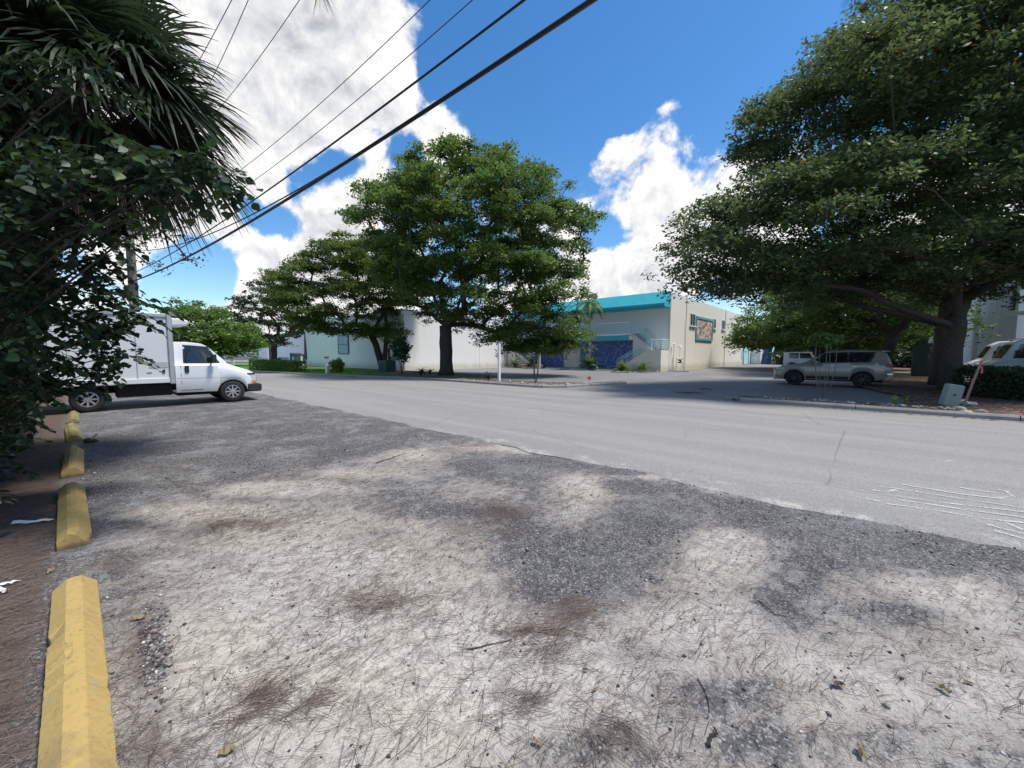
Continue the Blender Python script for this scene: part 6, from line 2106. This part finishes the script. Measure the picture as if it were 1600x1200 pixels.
def frond(az, el, pet, L, droop, dead, half=125, nseg=64):
    a = Vector((math.cos(az) * math.cos(el), math.sin(az) * math.cos(el), math.sin(el)))
    s_ = a.cross(Vector((0, 0, 1))).normalized()
    nrm = s_.cross(a)
    roll = rp.uniform(-.5, .5)
    s_, nrm = s_ * math.cos(roll) + nrm * math.sin(roll), nrm * math.cos(roll) - s_ * math.sin(roll)
    O = Vector((0, 0, pc.z)) + Vector((rp.uniform(-.1, .1), rp.uniform(-.1, .1), rp.uniform(-.35, .1)))
    H = O + a * pet + Vector((0, 0, -.12 * pet))
    vs, fs, rn = [], [], []
    mid = O.lerp(H, .5) + Vector((0, 0, .05))
    mb = MB(); mb.tube([O, mid, H], [.022, .014, .010], 4)
    rn += [.6] * len(mb.v)
    for k in range(nseg):
        ph = R(-half + 2 * half * k / (nseg - 1)) + rp.uniform(-.02, .02)
        d = a * math.cos(ph) + s_ * math.sin(ph)
        d = (d + nrm * .22 * abs(math.sin(ph)) + nrm * rp.uniform(-.05, .05)).normalized()
        Ls = L * (1 - .28 * (abs(ph) / R(half)) ** 2) * rp.uniform(.88, 1.06)
        w = d.cross(nrm).normalized() * .0105
        g = droop * rp.uniform(.7, 1.4)
        b0 = len(mb.v); n_ = 5; vv = []
        for i in range(n_ + 1):
            u = i / n_
            p = H + d * Ls * u + Vector((0, 0, -1)) * g * Ls * max(0, u - .25) ** 2
            if u > .6 and rp.random() < .5: p += Vector((0, 0, -.05 * g))
            ww = w * (.35 + 1.1 * math.sin(PI * min(1, .12 + u * .62))) * (1 if i < n_ else .08)
            vv += [p - ww, p + ww]
        mb.add(vv, [(2 * i, 2 * i + 1, 2 * i + 3, 2 * i + 2) for i in range(n_)])
        rn += [min(1, max(0, rp.gauss(.5, .22)))] * len(vv)
    me = bpy.data.meshes.new('frond'); me.from_pydata([tuple(v) for v in mb.v], [], mb.f)
    at = me.attributes.new('rnd', 'FLOAT', 'POINT'); at.data.foreach_set('value', rn)
    me.materials.append(PALMD if dead else PALMG)
    o = bpy.data.objects.new('frond', me); COL.objects.link(o); o.parent = pal
    if dead: o['label'] = 'hanging dry brown frond'


for i in range(44):
    az = i * 2.399 + rp.uniform(-.2, .2)
    el = R(75 - 104 * (i / 43) ** .9 + rp.uniform(-8, 8))
    frond(az, el, rp.uniform(.65, 1.0), rp.uniform(.95, 1.15), .35 + .5 * (i / 43), False)
for i in range(17):
    frond(rp.uniform(0, 2 * PI), R(rp.uniform(-78, -40)), rp.uniform(.5, .8), rp.uniform(.65, .85), .8, True, half=70, nseg=30)
# two fronds reaching to the open side
for az_, el_ in ((HEAD + R(8), R(14)), (HEAD - R(18), R(-8)), (HEAD + R(-40), R(-18)), (HEAD + R(30), R(-26)), (HEAD - R(60), R(5)), (HEAD + R(20), R(-2))):
    frond(az_, el_, .85, 1.12, .6, False)

# ---- pine sprays hanging in at the top of the picture
for i, (px, py, lb) in enumerate(((1335, -14, 'green pine needle spray hanging in at the top beside the big right tree'), (500, -14, 'pine needle spray hanging in at the top beside the palm'))):
    q = atdepth(px, py, 3.2)
    t = thing('pine_branch', lb, 'branch', q)
    mb = MB(); mb.tube([(0, 0, .05), (.1, .1, .5), (.5, .6, 1.6), (1.2, 1.2, 3.0)], [.006, .008, .014, .03], 5); mb.build('twig', BARK, t)
    mb = MB(); rr = random.Random(i)
    for k in range(70):
        a = rr.uniform(0, 2 * PI); s0 = rr.uniform(.1, .6); p0 = Vector((.1 * s0, .1 * s0, .05 + .4 * s0)) if k % 2 else Vector((0, 0, .05)); L = rr.uniform(.12, .22)
        d = Vector((math.cos(a) * s0, math.sin(a) * s0, -1 + .6 * s0)).normalized()
        mb.tube([p0, p0 + d * L * .5, p0 + d * L + Vector((0, 0, -.02))], [.0012, .0012, .0004], 3)
    me_o = mb.build('needle', PALMG, t); me_o['kind'] = 'stuff'

# ---- the big leafy shrub at the left
SLEAF = leafmat('shrub_leaf', (.008, .022, .009), (.020, .044, .017), (.050, .090, .025), .2, .46)
base_leaf = []
prof_ = [(0, .0), (.15, .30), (.35, .46), (.6, .36), (.82, .15), (1.0, 0)]
for u, w in prof_:
    zc = -.12 * u * u
    if w == 0: base_leaf.append((u, 0, zc))
    else: base_leaf += [(u, -w * .95, zc + .10 * w), (u, 0, zc - .02), (u, w * .95, zc + .10 * w)]
BL = np.array(base_leaf)
BF = [(0, 1, 2), (0, 2, 3)]
for k in range(3):
    a = 1 + 3 * k
    BF += [(a, a + 3, a + 4), (a, a + 4, a + 1), (a + 1, a + 4, a + 5), (a + 1, a + 5, a + 2)]
BF += [(10, 13, 11), (11, 13, 12)]
BF = np.array(BF)
CL = [  # px, py, depth, radius, number of sprays
    (60, 258, 3.2, .34, 26), (135, 250, 3.2, .30, 24), (205, 255, 3.15, .27, 22), (262, 262, 3.1, .23, 18), (305, 255, 3.05, .18, 13), (342, 272, 3.05, .13, 8), (372, 285, 3.05, .09, 4), (300, 295, 3.1, .15, 9), (240, 300, 3.2, .2, 12),
    (125, 80, 3.7, .15, 7), (155, 115, 3.6, .17, 9), (180, 80, 3.7, .10, 4), (50, 110, 3.6, .18, 5),
    (30, 330, 3.2, .38, 24), (110, 335, 3.3, .34, 26), (180, 335, 3.5, .28, 20), (225, 345, 3.6, .15, 7), (100, 410, 3.5, .42, 32), (25, 430, 3.2, .4, 28), (165, 410, 3.8, .30, 20), (200, 395, 3.8, .17, 8),
    (55, 510, 3.4, .5, 38), (140, 480, 3.9, .38, 28), (205, 470, 4.0, .25, 14), (250, 488, 4.2, .17, 8), (15, 570, 3.2, .42, 26), (180, 505, 4.0, .3, 18), (225, 500, 4.2, .2, 9),
    (175, 545, 4.0, .27, 16), (218, 552, 4.0, .16, 7), (95, 580, 3.9, .42, 32), (165, 590, 4.1, .22, 10), (212, 605, 4.1, .1, 4), (205, 575, 4.1, .14, 5),
    (50, 640, 3.9, .36, 26), (95, 632, 4.6, .25, 14), (15, 690, 3.4, .32, 22), (60, 675, 4.4, .25, 12), (15, 760, 2.9, .2, 13), (10, 815, 2.7, .12, 6), (35, 720, 3.6, .2, 8)]
CL = [(a - (75 if b > 600 else 45 if b > 560 else 25 if a > 130 and b > 290 else 0), b, d, r * .9, n if (a < 130 or b < 400) else max(2, int(n * .85))) for a, b, d, r, n in CL]
sh_o = atdepth(40, 640, 4.2)
SB = Vector((sh_o.x - .6, sh_o.y - .9, 0))
shr = thing('leafy_shrub', 'large dark glossy leaved shrub overhanging the yellow parking stops at the left', 'shrub', SB)
nr = np.random.default_rng(5); rr = random.Random(5)
mb = MB()
pos_l, dir_l = [], []
bases = [Vector((rr.uniform(-1.2, 1.0), rr.uniform(-.9, .5), -.05)) for _ in range(9)]
for (px, py, dd, r, ns) in CL:
    c = atdepth(px, py, dd) - SB
    b = min(bases, key=lambda q: (Vector((q.x, q.y, 0)) - Vector((c.x, c.y, 0))).length + rr.uniform(0, .8))
    m1 = b.lerp(c, .45) + Vector((rr.uniform(-.15, .15) - .15, rr.uniform(-.15, .15) - .25, .25 * c.z * rr.uniform(.3, 1)))
    P3 = [b, b.lerp(m1, .5) + Vector((0, 0, .15)), m1, m1.lerp(c, .55) + Vector((0, 0, .12)), c]
    mb.tube(P3, [.016, .014, .011, .007, .004], 5, cap=False)
    for k in range(ns):
        st0 = c + Vector(nr.normal(0, .42, 3)) * r
        d = Vector((nr.normal(0, 1) + RT.x * .1, nr.normal(0, 1) + RT.y * .1, nr.normal(-.25, .45))).normalized()
        L = rr.uniform(.18, .34) * (1.0 if r > .15 else .6)
        n_ = 4; pts = [st0 + d * L * (i / n_) + Vector((0, 0, -.10 * (i / n_) ** 2)) for i in range(n_ + 1)]
        mb.tube(pts, [.004, .0035, .003, .002, .0012], 3, cap=False)
        sd_ = d.cross(Vector((0, 0, 1))).normalized()
        nl = max(5, int(L / .028))
        for j in range(nl):
            u = (j + .6) / nl; f = u * n_; i = min(n_ - 1, int(f)); p = pts[i].lerp(pts[i + 1], f - i)
            sgn = 1 if j % 2 else -1
            ld = (d * .75 + sd_ * sgn * .8 + Vector((0, 0, rr.uniform(-.75, .05)))).normalized()
            pos_l.append(tuple(p)); dir_l.append(tuple(ld))
mb.build('branch', BARK, shr, smooth='full')
pos_l = np.array(pos_l); dir_l = np.array(dir_l); NL = len(pos_l)
up = np.array([0, 0, 1.0]) + nr.normal(0, .42, (NL, 3))
side = np.cross(up, dir_l); side /= np.linalg.norm(side, axis=1)[:, None]
nrm = np.cross(dir_l, side)
size = nr.uniform(.05, .09, NL); wid = nr.uniform(.8, 1.1, NL)
cv = nr.uniform(.3, 2.2, NL)


def leafmesh(idx):
    S = size[idx][:, None, None]
    bl = np.repeat(BL[None], len(idx), 0).copy(); bl[:, :, 1] *= wid[idx][:, None]; bl[:, :, 2] *= cv[idx][:, None]
    return pos_l[idx][:, None, :] + S * (bl[:, :, 0:1] * dir_l[idx][:, None, :] + bl[:, :, 1:2] * side[idx][:, None, :] + bl[:, :, 2:3] * nrm[idx][:, None, :])


# the leaves that show largest are parts of their own
wpos = pos_l + np.array(SB)
dep = wpos @ np.array(FW); rx = wpos @ np.array(RT)
inview = (dep > .5) & (np.abs(rx / dep * 610) < 800) & (np.abs((wpos[:, 2] - 1.55) / dep * 610) < 590)
score = size / np.maximum(dep, .5) + (rx / dep) * .006 + nr.uniform(0, .004, NL); score[~inview] = -1
order = np.argsort(-score); big = order[:290]; rest = order[290:]
Vv = leafmesh(rest)
F_ = (BF[None] + (np.arange(len(rest)) * 14)[:, None, None]).reshape(-1, 3)
rn = np.clip(nr.normal(.42, .25, len(rest)), 0, 1)
o = np_mesh('foliage', Vv.reshape(-1, 3), F_, SLEAF, {'rnd': np.repeat(rn, 14)}, parent=shr, smooth=True)
o['kind'] = 'stuff'
lm = []
for v in range(5):
    me = bpy.data.meshes.new('leaf'); bl = BL.copy(); bl[:, 2] *= .5 + .4 * v
    me.from_pydata([tuple(q) for q in bl], [], [tuple(int(i) for i in f) for f in BF])
    at = me.attributes.new('rnd', 'FLOAT', 'POINT'); at.data.foreach_set('value', [.15 + .2 * v] * 14)
    me.materials.append(SLEAF); me.polygons.foreach_set('use_smooth', [True] * len(BF)); lm.append(me)
for q in big:
    o = bpy.data.objects.new('leaf', lm[int(rr.random() * 5)]); COL.objects.link(o); o.parent = shr
    M = Matrix((dir_l[q], side[q], nrm[q])).transposed().to_4x4()
    o.matrix_local = Matrix.Translation(Vector(pos_l[q])) @ M @ Matrix.Diagonal((size[q], size[q] * wid[q], size[q], 1))


# the thicket behind it, standing in the unpaved strip
def thicket(label, ells, n, leaf, seed):
    nr = np.random.default_rng(seed)
    c0 = ells[0][0]
    t = thing('thicket', label, 'shrub', (c0[0], c0[1], 0))
    Cs = []
    mb = MB()
    for (c, rx_, ry_, rz_) in ells:
        q = nr.normal(0, 1, (n // len(ells), 3)); q /= np.linalg.norm(q, axis=1)[:, None]
        q *= nr.uniform(.55, 1.05, (len(q), 1)) * (1 + .2 * np.sin(q[:, 0:1] * 5 + q[:, 1:2] * 6))
        C = q * np.array([rx_, ry_, rz_]) + np.array(c) - np.array([c0[0], c0[1], 0]); C[:, 2] = np.maximum(C[:, 2], .03)
        Cs.append(C)
        for k in range(5):
            e = Vector(C[k * 7]); b = Vector((c[0] - c0[0], c[1] - c0[1], -.05)); mb.tube([b, b.lerp(e, .5) + Vector((0, 0, .2)), e], [.04, .025, .01], 5)
    C = np.concatenate(Cs)
    leaves_np('foliage', C, nr, leaf, LEAF_D, t, flat=.35, aspect=.45)
    mb.build('stem', BARK, t)


thicket('dark tangled undergrowth filling the left edge behind the glossy shrub', [((-7.6, -1.15, .9), 1.7, .62, 1.1), ((-9.6, -1.15, 1.3), 1.7, .75, 1.5), ((-8.0, -1.0, 2.5), 1.7, .75, 1.2), ((-6.0, -1.25, 2.2), 1.2, .7, 1.3), ((-9.6, -.8, 3.6), 1.9, .9, 1.2), ((-7.2, -.75, 3.9), 1.5, .8, .9), ((-10.5, -1.0, 2.6), 1.9, .85, 1.3)], 60000, .055, 201)
thicket('dark undergrowth along the strip between the far parking stops and the truck', [((-12.6, -1.25, 1.1), 2.0, .8, 1.4), ((-15.8, -2.2, 1.4), 2.2, 1.0, 1.8), ((-13.0, -1.5, 2.8), 2.2, .9, 1.4)], 26000, .06, 202)
